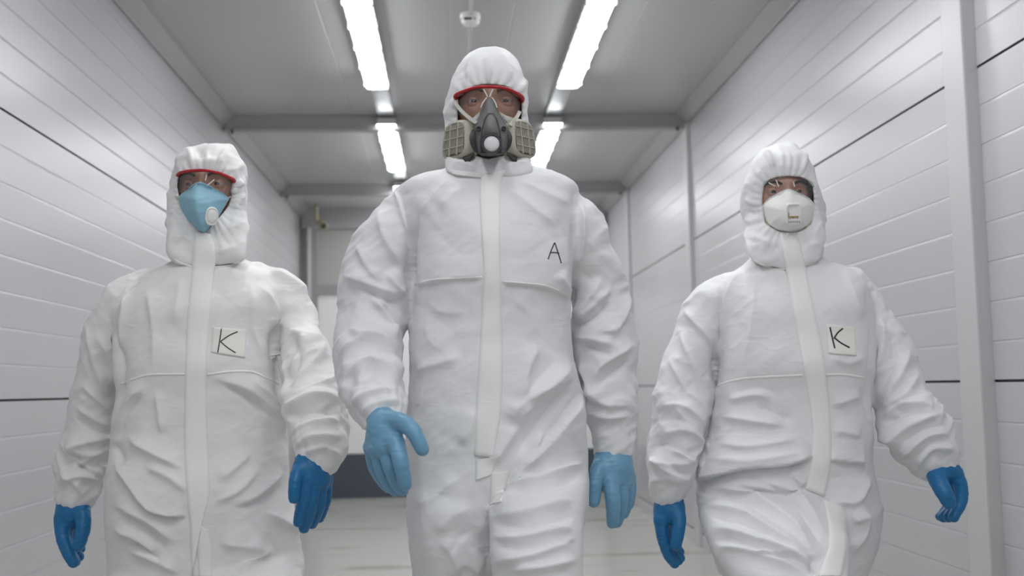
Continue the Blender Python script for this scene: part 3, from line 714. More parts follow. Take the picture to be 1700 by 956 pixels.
def make_hood(d):
    n, Y0 = 160, d['Y']; c = np.array(d['hood_c'], float); seed = Y0 * 11
    T, ro = polar(d['open'], c, n, 2); _, rs = polar(d['hood'], c, n, 2)
    dn = np.sin(T)                                   # +1 straight down in the picture
    low = np.clip((dn - 0.25) / 0.6, 0, 1); low = low*low*(3-2*low)
    dyo = -0.088 + 0.030 * np.cos(T) ** 2 - 0.018 * low
    dys = 0.015 - 0.117 * low
    rings = []
    def ring(r, dy):
        return np.array([on_y(c[0] + r[j]*math.cos(T[j]), c[1] + r[j]*math.sin(T[j]), Y0 + dy[j]) for j in range(n)])
    rings.append(ring(ro * 0.97, dyo + 0.030)); rings.append(ring(ro * 0.96, dyo + 0.012)); rings.append(ring(ro * 0.985, dyo + 0.001))
    NR = 26
    for i in range(NR):
        t = i / (NR - 1); e = t * math.pi / 2
        gx = math.sin(e) ** 0.85; gd = 1 - math.cos(e)
        gat = 0.0018 * (1 - t) ** 2 * np.sin(T * 34 + 3 * vnoise(np.stack((T*3, T*0+seed, T*0), 1)))
        r = ro + (rs - ro) * gx; dy = dyo + (dys - dyo) * (gd * (1 - low) + low * t ** 1.3) - 0.010 * math.sin(t * math.pi) * low + gat
        rings.append(ring(r, dy))
    back = 0.16
    for i in range(1, 9):
        e = i / 8 * math.pi / 2 * 0.97
        rings.append(ring(rs * math.cos(e) ** 0.8, dys + (back - (dys - 0.015)) * math.sin(e)))
    V = np.concatenate(rings); F = grid_faces(len(rings), n); m = len(rings)
    F.append(tuple(range((m-1)*n, m*n)))
    Q = np.array(F[:-1]); N = normals(V, Q)
    if ((V[n*10:n*11] - V.mean(0)) * N[n*10:n*11]).sum() < 0:
        F = [tuple(reversed(f)) for f in F]; N = -N
    UV = project(V); H = np.zeros(len(V))
    rr = np.repeat(np.arange(m), n); msk = np.clip((rr - 3) / 6, 0, 1)
    P = V + seed
    H += (ridged(P * (20, 12, 26)) * 0.0026 + ridged(P * (44, 30, 50) + 4) * 0.0010 + d.get('hcr', 1) * ((vnoise(P * (24, 20, 22), True) - .5) * 0.009 + (vnoise(P * (50, 40, 46) + 9, True) - .5) * 0.004)) * msk
    for k, w_, a, L in d['hfold']:
        D, sg, t = poly_dist(UV, crom(L, 4) if len(L) > 2 else L)
        tap = np.clip(np.minimum(t, 1 - t) / 0.25, 0, 1); ws = np.where(sg > 0, w_ * 0.6, w_)
        h = np.exp(-(D / ws) ** 1.15) * tap * a * 0.0016 * np.where(rr < NR + 3, 1, 0)
        H += (h if k == 'r' else -h)
    V = V + N * H[:, None]
    o = mesh_obj('hood', V, F, m_suit_w if d is LEF else m_suit, d['suit'])
    d['hoodV'], d['hoodF'] = V, F
    return o, rings[3]
CEN.update(hcr=0.5, hood_c=(812, 205), open=[(757,160),(768,150),(784,142),(803,138),(822,138),(842,142),(858,151),(868,163),(868,185),(866,215),(862,245),(848,256),(828,261),(810,266),(796,262),(776,256),(763,245),(759,215),(757,185)],
  hood=[(790,84),(803,80),(822,79),(840,85),(855,98),(866,117),(873,140),(876,165),(876,200),(878,240),(881,262),(884,285),(866,291),(840,294),(812,296),(784,294),(762,291),(742,286),(739,262),(740,235),(738,205),(740,182),(744,162),(750,136),(760,112),(774,94)],
  hfold=[('r',6,5,[(790,86),(780,110),(775,138)]),('r',6,4,[(826,82),(840,110),(848,138)]),('r',5,4,[(805,90),(812,115),(808,136)]),('r',6,5,[(757,160),(748,180),(745,200)]),('r',5,4,[(872,130),(866,145),(858,150)]),('r',6,5,[(745,270),(770,272),(795,280)]),('r',6,5,[(878,270),(855,272),(830,280)]),('v',5,4,[(745,281),(775,284),(800,288)])])
LEF.update(hcr=1.9, hood_c=(340, 330), open=[(294,296),(300,286),(318,282),(342,281),(366,287),(389,298),(388,318),(381,340),(370,356),(356,372),(341,386),(328,380),(313,368),(304,350),(297,328),(293,310)],
  hood=[(308,241),(316,240),(330,239),(348,238),(366,240),(377,241),(385,241),(391,256),(401,270),(407,287),(410,305),(413,325),(412,350),(409,375),(408,400),(406,420),(404,432),(385,438),(365,441),(345,443),(325,442),(305,437),(285,427),(281,410),(281,385),(279,360),(278,340),(281,322),(284,305),(289,285),(292,268),(300,254)],
  hfold=[('r',4,5,[(312,244),(316,258),(320,276)]),('r',4,5,[(380,244),(368,258),(362,274)]),('r',5,4,[(340,246),(344,262),(340,276)]),('v',5,4,[(330,246),(332,262)]),('r',5,5,[(400,275),(385,285)]),('r',6,5,[(408,320),(394,335),(386,350)]),('r',6,5,[(404,370),(380,380),(366,400)]),('r',6,5,[(282,350),(296,360),(306,380)]),('r',6,5,[(284,400),(305,395),(322,400)]),('r',5,5,[(395,300),(402,310)]),('v',6,5,[(290,375),(310,385),(325,390)]),('r',5,4,[(400,410),(375,415),(360,425)]),('r',6,5,[(386,325),(393,310),(400,300)])])
RIG.update(hcr=1.2, hood_c=(1308, 342), open=[(1265,318),(1268,306),(1276,297),(1290,292),(1309,290.5),(1328,292),(1342,298),(1350,308),(1352,325),(1352,350),(1348,372),(1338,381),(1325,387),(1310,388),(1294,386),(1280,379),(1269,372),(1266,350),(1264,335)],
  hood=[(1266,246),(1275,245),(1290,240),(1308,238),(1322,242),(1331,248),(1338,258),(1346,272),(1352,288),(1358,305),(1364,325),(1370,348),(1371,368),(1367,392),(1364,415),(1362,432),(1345,438),(1325,442),(1300,446),(1275,442),(1255,434),(1240,423),(1239,400),(1237,375),(1233,350),(1231,325),(1234,302),(1240,285),(1248,268),(1257,255)],
  hfold=[('r',3.5,8,[(1266,247),(1276,260),(1285,280)]),('r',3.5,6,[(1331,249),(1334,265),(1331,288)]),('r',4,4,[(1298,250),(1299,268),(1297,284)]),('r',4,4,[(1308,250),(1310,268),(1308,286)]),('r',4,4,[(1318,252),(1320,270),(1320,286)]),('r',6,6,[(1236,330),(1250,338),(1263,340)]),('r',6,6,[(1236,365),(1252,370),(1266,360)]),('v',5,5,[(1238,350),(1252,355),(1264,350)]),('r',6,6,[(1242,395),(1262,398),(1285,410)]),('r',6,6,[(1366,370),(1356,378),(1350,392)]),('r',6,5,[(1362,405),(1345,408),(1330,420)]),('r',5,5,[(1280,400),(1295,412),(1303,425)]),('v',5,5,[(1270,385),(1285,405),(1300,418)])])

# ---------------------------------------------------------------- heads and bodies
def gauss(x, z, cx, cz, sx, sz): return np.exp(-((x - cx) / sx) ** 2 - ((z - cz) / sz) ** 2)
def make_body(d):
    Y0 = d['Y']; s = d['hs']
    ex = np.array(d['eyes'], float); mid = ex.mean(0)
    O = on_y(mid[0], mid[1], Y0 - 0.070)             # point between the eyes, on the face's surface
    yaw = d.get('yaw', 0.0); R = np.array(((math.cos(yaw), -math.sin(yaw), 0), (math.sin(yaw), math.cos(yaw), 0), (0, 0, 1)))
    n_u, n_v = 150, 110
    U = np.linspace(0, 2*math.pi, n_u, endpoint=False); Vv = np.linspace(-math.pi/2 * 0.985, math.pi/2 * 0.985, n_v)
    uu, vv = np.meshgrid(U, Vv); uu, vv = uu.ravel(), vv.ravel()
    sx = np.cos(vv) * np.sin(uu); sy = -np.cos(vv) * np.cos(uu); sz = np.sin(vv)
    jaw = 1 - 0.24 * np.clip((-sz - 0.1) / 0.9, 0, 1)
    x = d.get('wide', 0.076) * np.sign(sx) * np.abs(sx) ** 0.9 * jaw; z = np.where(sz > 0, d.get('top', 0.098), 0.116) * sz; y = 0.096 * np.sign(sy) * np.abs(sy) ** 0.85 * np.where(sy > 0, 0.85, 1)
    fr = np.clip(-sy * 1.6, 0, 1); g = lambda *a: gauss(x, z, *a)
    dep = 0.0
    for q in (-1, 1):
        dep = dep - 0.012 * g(q*0.031, 0.000, 0.017, 0.012) + 0.005 * g(q*0.030, 0.021, 0.024, 0.009) + 0.006 * g(q*0.042, -0.034, 0.022, 0.022)
        dep = dep + 0.006 * g(q*0.013, -0.040, 0.008, 0.008)
    dep = dep + 0.006 * g(0, 0.024, 0.02, 0.012) + 0.012 * g(0, -0.004, 0.009, 0.022) + 0.024 * g(0, -0.036, 0.011, 0.016) + 0.010 * g(0, -0.020, 0.010, 0.018)
    dep = dep + 0.006 * g(0, -0.070, 0.022, 0.010) - 0.004 * g(0, -0.0715, 0.02, 0.0022) + 0.007 * g(0, -0.100, 0.018, 0.014)
    y = y - dep * fr
    # ears
    ear = gauss(y, z, 0.006, -0.012, 0.016, 0.028) * (np.abs(sx) > 0.6)
    x = x + np.sign(sx) * 0.003 * ear
    L = np.stack((x, y + 0.090, z), 1) * s
    HV = O + L @ R.T; HF = grid_faces(n_v, n_u); HF.append(tuple(range(n_u))[::-1]); HF.append(tuple(range((n_v-1)*n_u, n_v*n_u)))
    # body under the suit: neck, torso, arms, legs as one surface
    tors = [(r[0], r[1], r[2] + 0.02, max(0.05, r[3] - 0.055), max(0.04, r[4] - 0.06)) for r in rows_px(d['torso'], Y0)][1:-1]
    legs = [[(r[0], r[1], r[2], max(0.028, r[3]*0.55), max(0.028, r[4]*0.6)) for r in rows_px(l, Y0)] for l in d['legs']]
    arms = [nodes_px(a, Y0) for a in d['arms']]
    allp = np.array([(r[1], r[2], r[0]) for r in tors + legs[0] + legs[1]] + [tuple(p) for P, _ in arms for p in P])
    f = Field(allp.min(0) - 0.25, np.maximum(allp.max(0), O + 0.05) + 0.2, 0.014)
    f.loft(tors, 0, 2.1)
    for l in legs: f.loft(l, 0.02, 2.0)
    for P, r in arms: f.chain(P, np.clip(r * 0.45, 0.024, 0.05), 0.02, 4)
    nb = np.array((tors[0][1], tors[0][2], 0)); zt_ = max(r[0] for r in tors)
    tp = [r for r in tors if r[0] == zt_][0]
    f.chain([(tp[1], tp[2] + 0.02, zt_ - 0.08), O + np.array((0, 0.10, -0.10))], [0.055, 0.055], 0.03, 1)
    BV, BQ = f.mesh(); BV = relax(BV, edges_of(BQ), 3)
    # eyelids
    parts = [(HV, HF), (BV, [tuple(q) for q in BQ])]
    eyes = []
    for q in (-1, 1):
        ec = np.array((q*0.0315, 0.0168, 0.0)); eyes.append(ec)
        for up in (1, -1):
            LV = []; na, ne = 24, 8
            for i in range(ne):
                for j in range(na):
                    az = -1.25 + 2.5 * j / (na - 1)
                    edge = (d.get('lid', 0.25) if up > 0 else 0.22) * math.cos(az * 1.2) ** 0.7 if abs(az * 1.2) < math.pi/2 else 0.0
                    el = edge + (1.35 - edge) * i / (ne - 1)
                    rr = 0.0138 + (0.0006 if i else 0)
                    LV.append(ec + rr * np.array((math.cos(el)*math.sin(az), -math.cos(el)*math.cos(az), up * math.sin(el))))
            parts.append((O + (np.array(LV) * s) @ R.T, grid_faces(ne, na, False)))
    V, F = join(parts)
    b = mesh_obj('body', V, F, d['skin'], d['root'])
    for ec in eyes:
        mv, mf = lathe([(0.0003, -0.0129), (0.004, -0.0123), (0.0085, -0.0097), (0.0118, -0.0051), (0.0129, 0), (0.0112, 0.0065), (0.004, 0.012)], 24, (0, 0, 0))
        lv = np.stack((mv[:, 0], mv[:, 2], mv[:, 1]), 1)
        e = mesh_obj('eye', O + ((ec + lv) * s) @ R.T, mf, m_eye, b)
        g_ = nrm(np.array((d.get('gaze', 0), -1, -0.10)))
        mv, mf = lathe([(0.0058, -0.0005), (0.0050, 0.0008), (0.0028, 0.0015), (0.0002, 0.0017)], 20, (0, 0, 0))
        t1 = nrm(np.cross(g_, (0, 0, 1))); t2 = np.cross(t1, g_)
        lv = mv[:, :1] * t1 + mv[:, 1:2] * t2 + (mv[:, 2:3] + 0.0121) * g_
        mesh_obj('iris', O + ((ec + lv) * s) @ R.T, mf, m_iris, b)
    for q in (-1, 1):
        pts = [(q*0.014, -0.008, 0.0165), (q*0.026, -0.0085, 0.0215), (q*0.040, -0.002, 0.0215), (q*0.052, 0.008, 0.0150)]
        pv, pf = tube_mesh(crom(np.array(pts), 5), np.interp(np.linspace(0, 1, 16), [0, .25, .7, 1], [0.0026, 0.0036, 0.0028, 0.001]), 8)
        mesh_obj('eyebrow', O + (pv * s) @ R.T, pf, m_hair, b)
    d['face'] = lambda p: O + R @ (np.array(p, float) * s)
    return b
CEN.update(eyes=[(787,166),(840,167)], hs=1.06, wide=0.069, skin=m_skin)
LEF.update(eyes=[(312,304),(360,305)], hs=1.06, skin=m_skin, yaw=-0.07, gaze=-0.15, top=0.080, wide=0.068)
RIG.update(eyes=[(1284,318),(1329,317)], hs=1.02, wide=0.072, skin=m_skin_f, gaze=0.02, top=0.088, lid=0.32)

# ---------------------------------------------------------------- things laid on the suit
class Skin:
    def __init__(s, d, extra=()):
        parts = [(d['V'], [tuple(q) for q in d['Q']]), (d['hoodV'], d['hoodF'])] + list(extra)
        V, F = join(parts); s.b = BVHTree.FromPolygons([tuple(v) for v in V], [tuple(int(i) for i in f) for f in F]); s.Y = d['Y']
    def t(s, px, py):
        r = nrm(ray(px, py)); h = s.b.ray_cast(Vector(CAM), Vector(r))
        if h[0] is None: return (s.Y - 0.12) / r[1], r
        return h[3], r
def resample(L, n):
    L = np.array(L, float); C = crom(L, 8) if len(L) > 2 else L; dd = np.r_[0, np.cumsum(np.hypot(*np.diff(C, axis=0).T))]
    u = np.linspace(0, dd[-1], n); return np.stack([np.interp(u, dd, C[:, i]) for i in range(2)], 1)
def strip(sk, name, A, B, m, parent, off=0.004, n=60, k=7, sm=4, lift=0.0, th=0.0025):
    """a band of cloth lying on the suit between two traced edges"""
    A, B = resample(A, n), resample(B, n); T = np.zeros((n, k)); D = np.zeros((n, k, 3))
    for i in range(n):
        for j in range(k):
            p = A[i] + (B[i] - A[i]) * j / (k - 1); T[i, j], D[i, j] = sk.t(*p)
    S_ = T.copy()
    for _ in range(sm):
        P = np.pad(S_, 1, 'edge'); S_ = (P[:-2, 1:-1] + P[2:, 1:-1] + P[1:-1, :-2] + P[1:-1, 2:] + 2 * P[1:-1, 1:-1]) / 6
    S_ = np.minimum(S_, T + 0.001)
    prof = 1 - np.abs(np.linspace(-1, 1, k)) ** 4 * 0.75
    top = CAM + D * (S_ - off * prof[None, :] - lift)[..., None]
    bot = CAM + D * (S_ + th)[..., None]
    V = np.concatenate((top.reshape(-1, 3), bot.reshape(-1, 3))); F = [tuple(reversed(f)) for f in grid_faces(n, k, False)]
    off_ = n * k
    F += [tuple(i + off_ for i in reversed(f)) for f in F[:]]
    border = [(i*k, (i+1)*k) for i in range(n-1)] + [((i+1)*k+k-1, i*k+k-1) for i in range(n-1)] + [(j+1, j) for j in range(k-1)] + [((n-1)*k+j, (n-1)*k+j+1) for j in range(k-1)]
    F += [(a, b, b + off_, a + off_) for a, b in border]
    return mesh_obj(name, V, F, m, parent, fixn=True), (V, F)
def line_strip(sk, name, L, wpx, m, parent, off=0.0022, n=40):
    C = resample(L, n); g = np.gradient(C, axis=0); g /= np.hypot(*g.T)[:, None] + 1e-9; nn = np.stack((-g[:, 1], g[:, 0]), 1)
    return strip(sk, name, C - nn * wpx / 2, C + nn * wpx / 2, m, parent, off, n, 5, 2)[0]
def tr(ox, oy, sc, L): return [(ox + x*sc, oy + y*sc) for x, y in L]
CEN['flaps'] = [(tr(540,260,.4813,[(548,62),(534,78),(530,100),(536,240),(546,400),(541,500),(530,700),(520,860),(518,956)]) + [(787,756)], [(838,282),(834,295),(831,330),(831,452),(833,520),(835,600),(832,682),(826,720),(819,760)]),
                ([(789,764),(789,797)], [(828,757),(816,788)]), ([(815,786),(813,838)], [(846,783),(833,832)])]
CEN['seams'] = [[(688,471),(720,464),(760,462),(800,460)], [(834,467),(870,470),(905,474),(930,484),(948,495)]]
CEN['base'] = [(741,277),(775,281),(800,288)]
LEF['flaps'] = [([(324,384),(322,400),(320,435),(312,510),(309,560),(307,633),(306,749),(310,819),(316,877),(319,956)], [(350,388),(357,410),(358,435),(350,510),(346,560),(343,621),(346,749),(348,815),(340,850),(334,872)]),
                ([(330,872),(328,910),(330,956)], [(345,880),(350,905),(352,956)])]
LEF['seams'] = [[(201,637),(225,628),(250,622),(307,621)], [(344,622),(380,617),(418,617),(440,626),(464,636)]]
RIG['flaps'] = [([(1294,386),(1298,415),(1303,441),(1316,510),(1330,592),(1345,679),(1349,730),(1345,770),(1337,812)], [(1325,386),(1331,415),(1336,435),(1351,510),(1368,592),(1377,679),(1380,745),(1377,785),(1369,825)]),
                ([(1366,829),(1375,870),(1376,905),(1366,935),(1358,956)], [(1399,841),(1405,870),(1405,905),(1401,935),(1396,956)])]
RIG['seams'] = [[(1192,639),(1215,632),(1250,627),(1332,623)], [(1369,622),(1400,622),(1436,627)]]
LEF['neck'] = [(290,431),(300,437),(322,443),(345,444),(365,442),(385,439),(398,435)]
RIG['neck'] = [(1247,430),(1258,436),(1275,443),(1300,447),(1325,443),(1345,439),(1356,435)]
CEN['neck'] = [(751,288),(765,290),(790,293),(812,296)]
LEF['patch'] = [(353,543),(410,547),(407,594),(350,585)]
RIG['patch'] = [(1372,538),(1419,543),(1422,591),(1375,587)]
LEF['ink'] = [[(367.5,544),(365.5,560),(361.5,585)], [(394.5,550.5),(380,557),(366.5,566.5)], [(366,567),(378,577),(391,585.5)]]
RIG['ink'] = [[(1378,543),(1380.5,555),(1386,578)], [(1399.5,545),(1391,552),(1384.5,562)], [(1384.5,560),(1396,569),(1410.5,577)]]
CEN['ink'] = [[(921,402.5),(915,416),(910,430.5)], [(921,402.5),(926,418),(932,437)], [(913.5,419.5),(921,419),(928.5,420.5)]]
for d in people:
    make_body(d); hood, _ = make_hood(d); sk = Skin(d); suit = d['suit']
    extra = []
    line_strip(sk, 'collar_seam', d['neck'], 3.4, m_flap, suit, 0.003)
    for L in d['seams']: line_strip(sk, 'chest_seam', L, 2.6 if d is CEN else 3.8, m_flap, suit, 0.0012 if d is CEN else 0.0022)
    for A, B in d['flaps']: extra.append(strip(sk, 'storm_flap', A, B, m_flap, suit, 0.0045)[1])
    if 'patch' in d:
        a, b, c, e = [np.array(p, float) for p in d['patch']]
        o, mf = strip(sk, 'name_patch', [a, e], [b, c], m_patch, suit, 0.0035, 16, 16, 6); o['label'] = 'cream square sticker with a handwritten K'; extra.append(mf)
    sk2 = Skin(d, extra)
    for L in d['ink']:
        o = line_strip(sk2, 'letter_stroke', L, 1.9 if d is not RIG else 2.6, m_ink, suit, 0.0012, 14)
# ---------------------------------------------------------------- gloves
def make_glove(d, wrist, knuckles, fingers, thumb, m, lab=None, pr=17):
    """wrist: (px,py,r,dy) nodes from the sleeve down to the palm's heel; knuckles: list of (px,py,r,dy);
       fingers: lists of nodes from the knuckle to the tip; thumb: nodes"""
    Y0 = d['Y']; W, RW = nodes_px(wrist, Y0); K, RK = nodes_px(knuckles, Y0)
    ch = [nodes_px(f, Y0) for f in fingers]; TP, TR = nodes_px(thumb, Y0)
    allp = np.concatenate([W, K, TP] + [c[0] for c in ch]); f = Field(allp.min(0) - 0.05, allp.max(0) + 0.05, 0.0019)
    f.chain(W, RW, 0, 4, 0.02)
    for p, r in zip(K, RK): f.chain([W[-1], W[-1] * .45 + p * .55, p], [RW[-1] * .8, (RW[-1] * .4 + r * .6), r], 0.012, 4, 0.02)
    for i in range(len(K) - 1): f.chain([K[i], K[i+1]], [RK[i] * .95, RK[i+1] * .95], 0.006, 1, 0.02)
    g = Field(allp.min(0) - 0.05, allp.max(0) + 0.05, 0.0019)
    for P, R in ch: g.chain(P, R, 0.0012, 5, 0.02)
    hh = np.maximum(0.007 - np.abs(f.F - g.F), 0) / 0.007; f.F = np.minimum(f.F, g.F) - hh*hh*0.007*0.25
    f.chain(TP, TR, 0.009, 5, 0.02)
    V, Q = f.mesh(); E = edges_of(Q); V = relax(V, E, 4)
    N = normals(V, Q); V = V + N * (ridged(V * (50, 50, 120)) * 0.0006)[:, None]
    o = mesh_obj('glove', V, Q, m, d['root'])
    if lab: o['label'] = lab
    return o
# middle person: hand in front on the left, hanging hand on the right
make_glove(CEN, [(632,672,30,-.19),(634,692,27,-.225),(637,708,25,-.25)], [(655,735,15,-.285),(640,742,15,-.275),(627,744,14.5,-.26),(617,742,13,-.24)],
  [[(657,735,14,-.29),(665,765,13,-.31),(671,795,11.5,-.305),(673,804,10.5,-.30)], [(641,742,13.5,-.270),(648,775,12.5,-.28),(660,803,11,-.265),(669,813,10,-.26)], [(627,745,13,-.25),(633,778,12,-.25),(647,804,10.5,-.235),(657,815,9.5,-.225)], [(617,745,12,-.23),(621,772,11,-.225),(633,796,9.5,-.21),(644,809,8.5,-.20)]],
  [(650,700,18,-.26),(670,703,15.5,-.29),(686,716,13,-.31),(696,735,12,-.315),(701,746,11,-.315)], m_glove_l)
make_glove(CEN, [(1020,735,29,.05),(1018,755,31,.045),(1018,772,31,.04)], [(1003,790,15,.02),(1018,797,16,.02),(1032,797,15,.035),(1042,792,13,.05)],
  [[(1012,797,14,.012),(1017,825,13,.0),(1018,850,11.5,.005),(1017,867,10,.015)], [(1029,797,13,.03),(1031,825,12,.025),(1028,852,11,.035),(1024,866,9.5,.045)], [(1040,793,12,.05),(1041,820,11,.05),(1038,842,10,.06),(1035,852,9,.065)], [(1046,790,10,.07),(1047,813,9.5,.075),(1045,832,8.5,.085),(1043,839,8,.09)]],
  [(1003,770,17,.03),(993,782,14,.01),(988,803,11.5,-.005),(986,828,10.5,-.005),(985.5,832,10,-.005)], m_glove_l)
# left person
make_glove(LEF, [(122,815,27,.09),(121,832,25,.09),(121,848,25.5,.088)], [(106,866,12,.075),(110,868,13,.09),(113,868,13,.105),(118,866,12,.115)],
  [[(103,862,12,.075),(104,890,11,.065),(114,918,10,.06),(122,933,9,.06)], [(108,866,12,.095),(109,894,11,.085),(117,920,10,.08),(125,932,8.5,.08)], [(113,868,12,.11),(115,894,11,.105),(123,915,9.5,.1),(131,924,8,.1)], [(117,868,11,.125),(120,890,10,.125),(127,905,9,.12),(133,911,8,.12)]],
  [(131,840,16,.08),(137,856,13,.06),(138,878,11.5,.05),(133,899,10,.045),(130,906,9,.045)], m_glove_d)
make_glove(LEF, [(523,752,30,-.25),(518,768,28,-.265),(516,779,26,-.27)], [(508,797,12.5,-.29),(520,800,13,-.285),(532,800,13,-.27),(541,796,11,-.25)],
  [[(510,797,12,-.292),(506,825,11,-.295),(499,853,10,-.285),(496,866,9,-.28)], [(521,800,12,-.285),(517,835,11,-.285),(510,862,10,-.27),(505,876,9,-.26)], [(532,800,11.5,-.268),(530,835,10.5,-.265),(523,858,9.5,-.25),(518,869,8.5,-.245)], [(541,797,10.5,-.245),(541,825,9.5,-.24),(535,848,8.5,-.23),(530,860,8,-.225)]],
  [(502,775,15,-.28),(493,790,11.5,-.305),(489,808,10,-.315),(488,827,9,-.315)], m_glove_d)
# right person
make_glove(RIG, [(1111,812,24,-.03),(1111,828,24,-.03),(1111,845,24.5,-.03)], [(1100,862,12,-.045),(1102,864,12.5,-.03),(1105,864,12.5,-.015),(1110,862,12,-.005)],
  [[(1097,862,11.5,-.045),(1101,892,10.5,-.05),(1110,920,9.5,-.05),(1120,935,8,-.05)], [(1101,864,11.5,-.028),(1105,893,10.5,-.03),(1114,918,9.5,-.028),(1126,930,8,-.026)], [(1106,866,11.5,-.012),(1110,892,10.5,-.012),(1119,914,9,-.01),(1129,926,8,-.008)], [(1111,866,11,.002),(1114,888,10,.002),(1121,906,9,.004),(1128,916,8,.006)]],
  [(1120,845,16,-.045),(1127,862,12,-.065),(1125,885,11,-.075),(1122,905,9.5,-.075)], m_glove_d)
make_glove(RIG, [(1549,757,28,-.09),(1556,768,26,-.10),(1563,778,24,-.105)], [(1583,784,13,-.11),(1585,789,13,-.09),(1582,795,13,-.07),(1576,800,12,-.055)],
  [[(1586,786,12.5,-.11),(1595,808,11.5,-.115),(1595,832,10.5,-.12),(1583,858,9,-.125)], [(1586,791,12,-.088),(1592,815,11,-.085),(1588,838,10,-.085),(1575,858,9,-.09)], [(1583,797,11.5,-.068),(1587,820,10.5,-.062),(1581,842,10,-.062),(1566,858,9,-.068)], [(1577,801,11,-.05),(1580,822,10,-.045),(1573,843,9,-.045),(1561,857,8,-.05)]],
  [(1555,786,18,-.115),(1559,800,15.5,-.145),(1568,819,14,-.165),(1575,833,12.5,-.165)], m_glove_d)

# boots, below the picture's edge
for d in people:
    for l in d['legs']:
        r = rows_px(l, d['Y'])[-1]; x, y = r[1], r[2]
        f = Field((x - .12, y - .32, -0.02), (x + .12, y + .2, 0.42), 0.008)
        f.chain([(x, y, 0.34), (x, y, 0.12), (x, y + 0.01, 0.06)], [0.058, 0.050, 0.055], 0, 5)
        f.chain([(x, y + 0.02, 0.055), (x, y - 0.09, 0.05), (x, y - 0.17, 0.042)], [0.052, 0.050, 0.042], 0.03, 5)
        V, Q = f.mesh(); V = relax(V, edges_of(Q), 3); V[:, 2] = np.maximum(V[:, 2], 0.0)
        mesh_obj('boot', V, Q, m_boot, d['root'])
# ---------------------------------------------------------------- eyewear
def spl(L, n):
    return resample(L, n)
def lens_shell(name, top, bot, dyf, Y0, parent, m, n=40, k=12, th=0.002):
    A, B = spl(top, n), spl(bot, n); V = []
    for s_ in (0, th):
        for i in range(n):
            u = -1 + 2 * i / (n - 1)
            for j in range(k):
                p = A[i] + (B[i] - A[i]) * j / (k - 1); V.append(on_y(p[0], p[1], Y0 + dyf(u) + s_ + 0.004 * (j / (k - 1)) ** 2))
    F = grid_faces(n, k, False); o = n * k; G = [tuple(i + o for i in reversed(f)) for f in F]
    border = [(i*k, (i+1)*k) for i in range(n-1)] + [((i+1)*k+k-1, i*k+k-1) for i in range(n-1)] + [(j+1, j) for j in range(k-1)] + [((n-1)*k+j, (n-1)*k+j+1) for j in range(k-1)]
    return mesh_obj(name, V, F + G + [(a, b, b + o, a + o) for a, b in border], m, parent)
def px_tube(L, dys, Y0, r, n=6, seg=6):
    P = np.array([on_y(p[0], p[1], Y0 + dy) for p, dy in zip(L, dys)]); return tube_mesh(crom(P, n), r, 10)
def eyewear(d, bar, top, bot, nose, glints, red=True, r=0.0032):
    Y0 = d['Y']; dyf = lambda u: -0.118 + 0.050 * abs(u) ** 2.2
    n = len(bar); us = np.linspace(-1, 1, n)
    B = spl(bar, 40); P = np.array([on_y(B[i][0], B[i][1], Y0 + dyf(-1 + 2 * i / 39) - 0.001) for i in range(40)])
    g = mesh_obj('goggles', *tube_mesh(P, np.interp(np.linspace(0, 1, 40), [0, .06, .5, .94, 1], [r*1.5, r*1.15, r, r*1.15, r*1.5]), 12), m_red if red else m_clearp, d['root'])
    if red: g['label'] = 'safety goggles with red brow bar'
    lens_shell('lens', top, bot, dyf, Y0, g, m_lens)
    for s in (0, -1):
        a = P[s]; e = a + np.array((0.006 * (-1 if s == 0 else 1), 0.11, -0.002))
        mesh_obj('temple_arm', *tube_mesh(crom([a, a * .5 + e * .5, e], 4), 0.003, 8), m_red if red else m_clearp, g)
    for L in glints:  # clear nose pieces, plus lens highlights modelled as pale solid rods
        mesh_obj('nose_piece_glint', *px_tube(L, [-0.121] * len(L), Y0, 0.0013), m_nose_glint, g)
m_nose_glint = mat('nose_plastic_glint', (0.75, 0.75, 0.75), 0.08, spec=0.8)
eyewear(CEN, [(757,163),(757.5,157),(783,146.8),(808,144),(840,146.8),(866,160),(867,167)], [(759,160),(783,148),(812,145),(841,148),(865,163)],
  [(761,191),(780,190),(797,181),(806,164),(812,159),(819,164),(828,181),(845,190),(862,191)], None, [[(802.5,148),(806,154),(809.5,161)], [(818.5,148),(815.5,154),(813,161)], [(808,162),(802,170),(798,179)], [(817,162),(822,170),(825,179)]])
eyewear(LEF, [(295,291),(300,286.5),(318,283.5),(343,283),(366,288),(386,297),(388.5,301)], [(296,290),(316,285),(343,284.5),(366,290),(387,300)],
  [(297,320),(312,318),(324,308),(333,302),(342,306),(358,318),(384,326)], None, [[(343,290),(342,295),(341,300)], [(356,298),(350,303),(344,308)], [(322,312),(328,304),(334,302)]])
eyewear(RIG, [(1267,309),(1271,302),(1285,296),(1309,294),(1333,296),(1346,302),(1350,309)], [(1268,306),(1285,298),(1309,296),(1333,298),(1349,306)],
  [(1269,334),(1284,333),(1298,325),(1304,314),(1309,311),(1315,314),(1322,325),(1336,331),(1348,333)], None, [[(1276,303),(1281,306),(1287,309)], [(1288.5,299),(1290.5,304),(1292.5,310)], [(1317.5,302),(1318.5,307),(1319,310)], [(1304,315),(1298,321),(1293,324)], [(1314,315),(1319,320),(1323,323)]], red=False, r=0.0022)

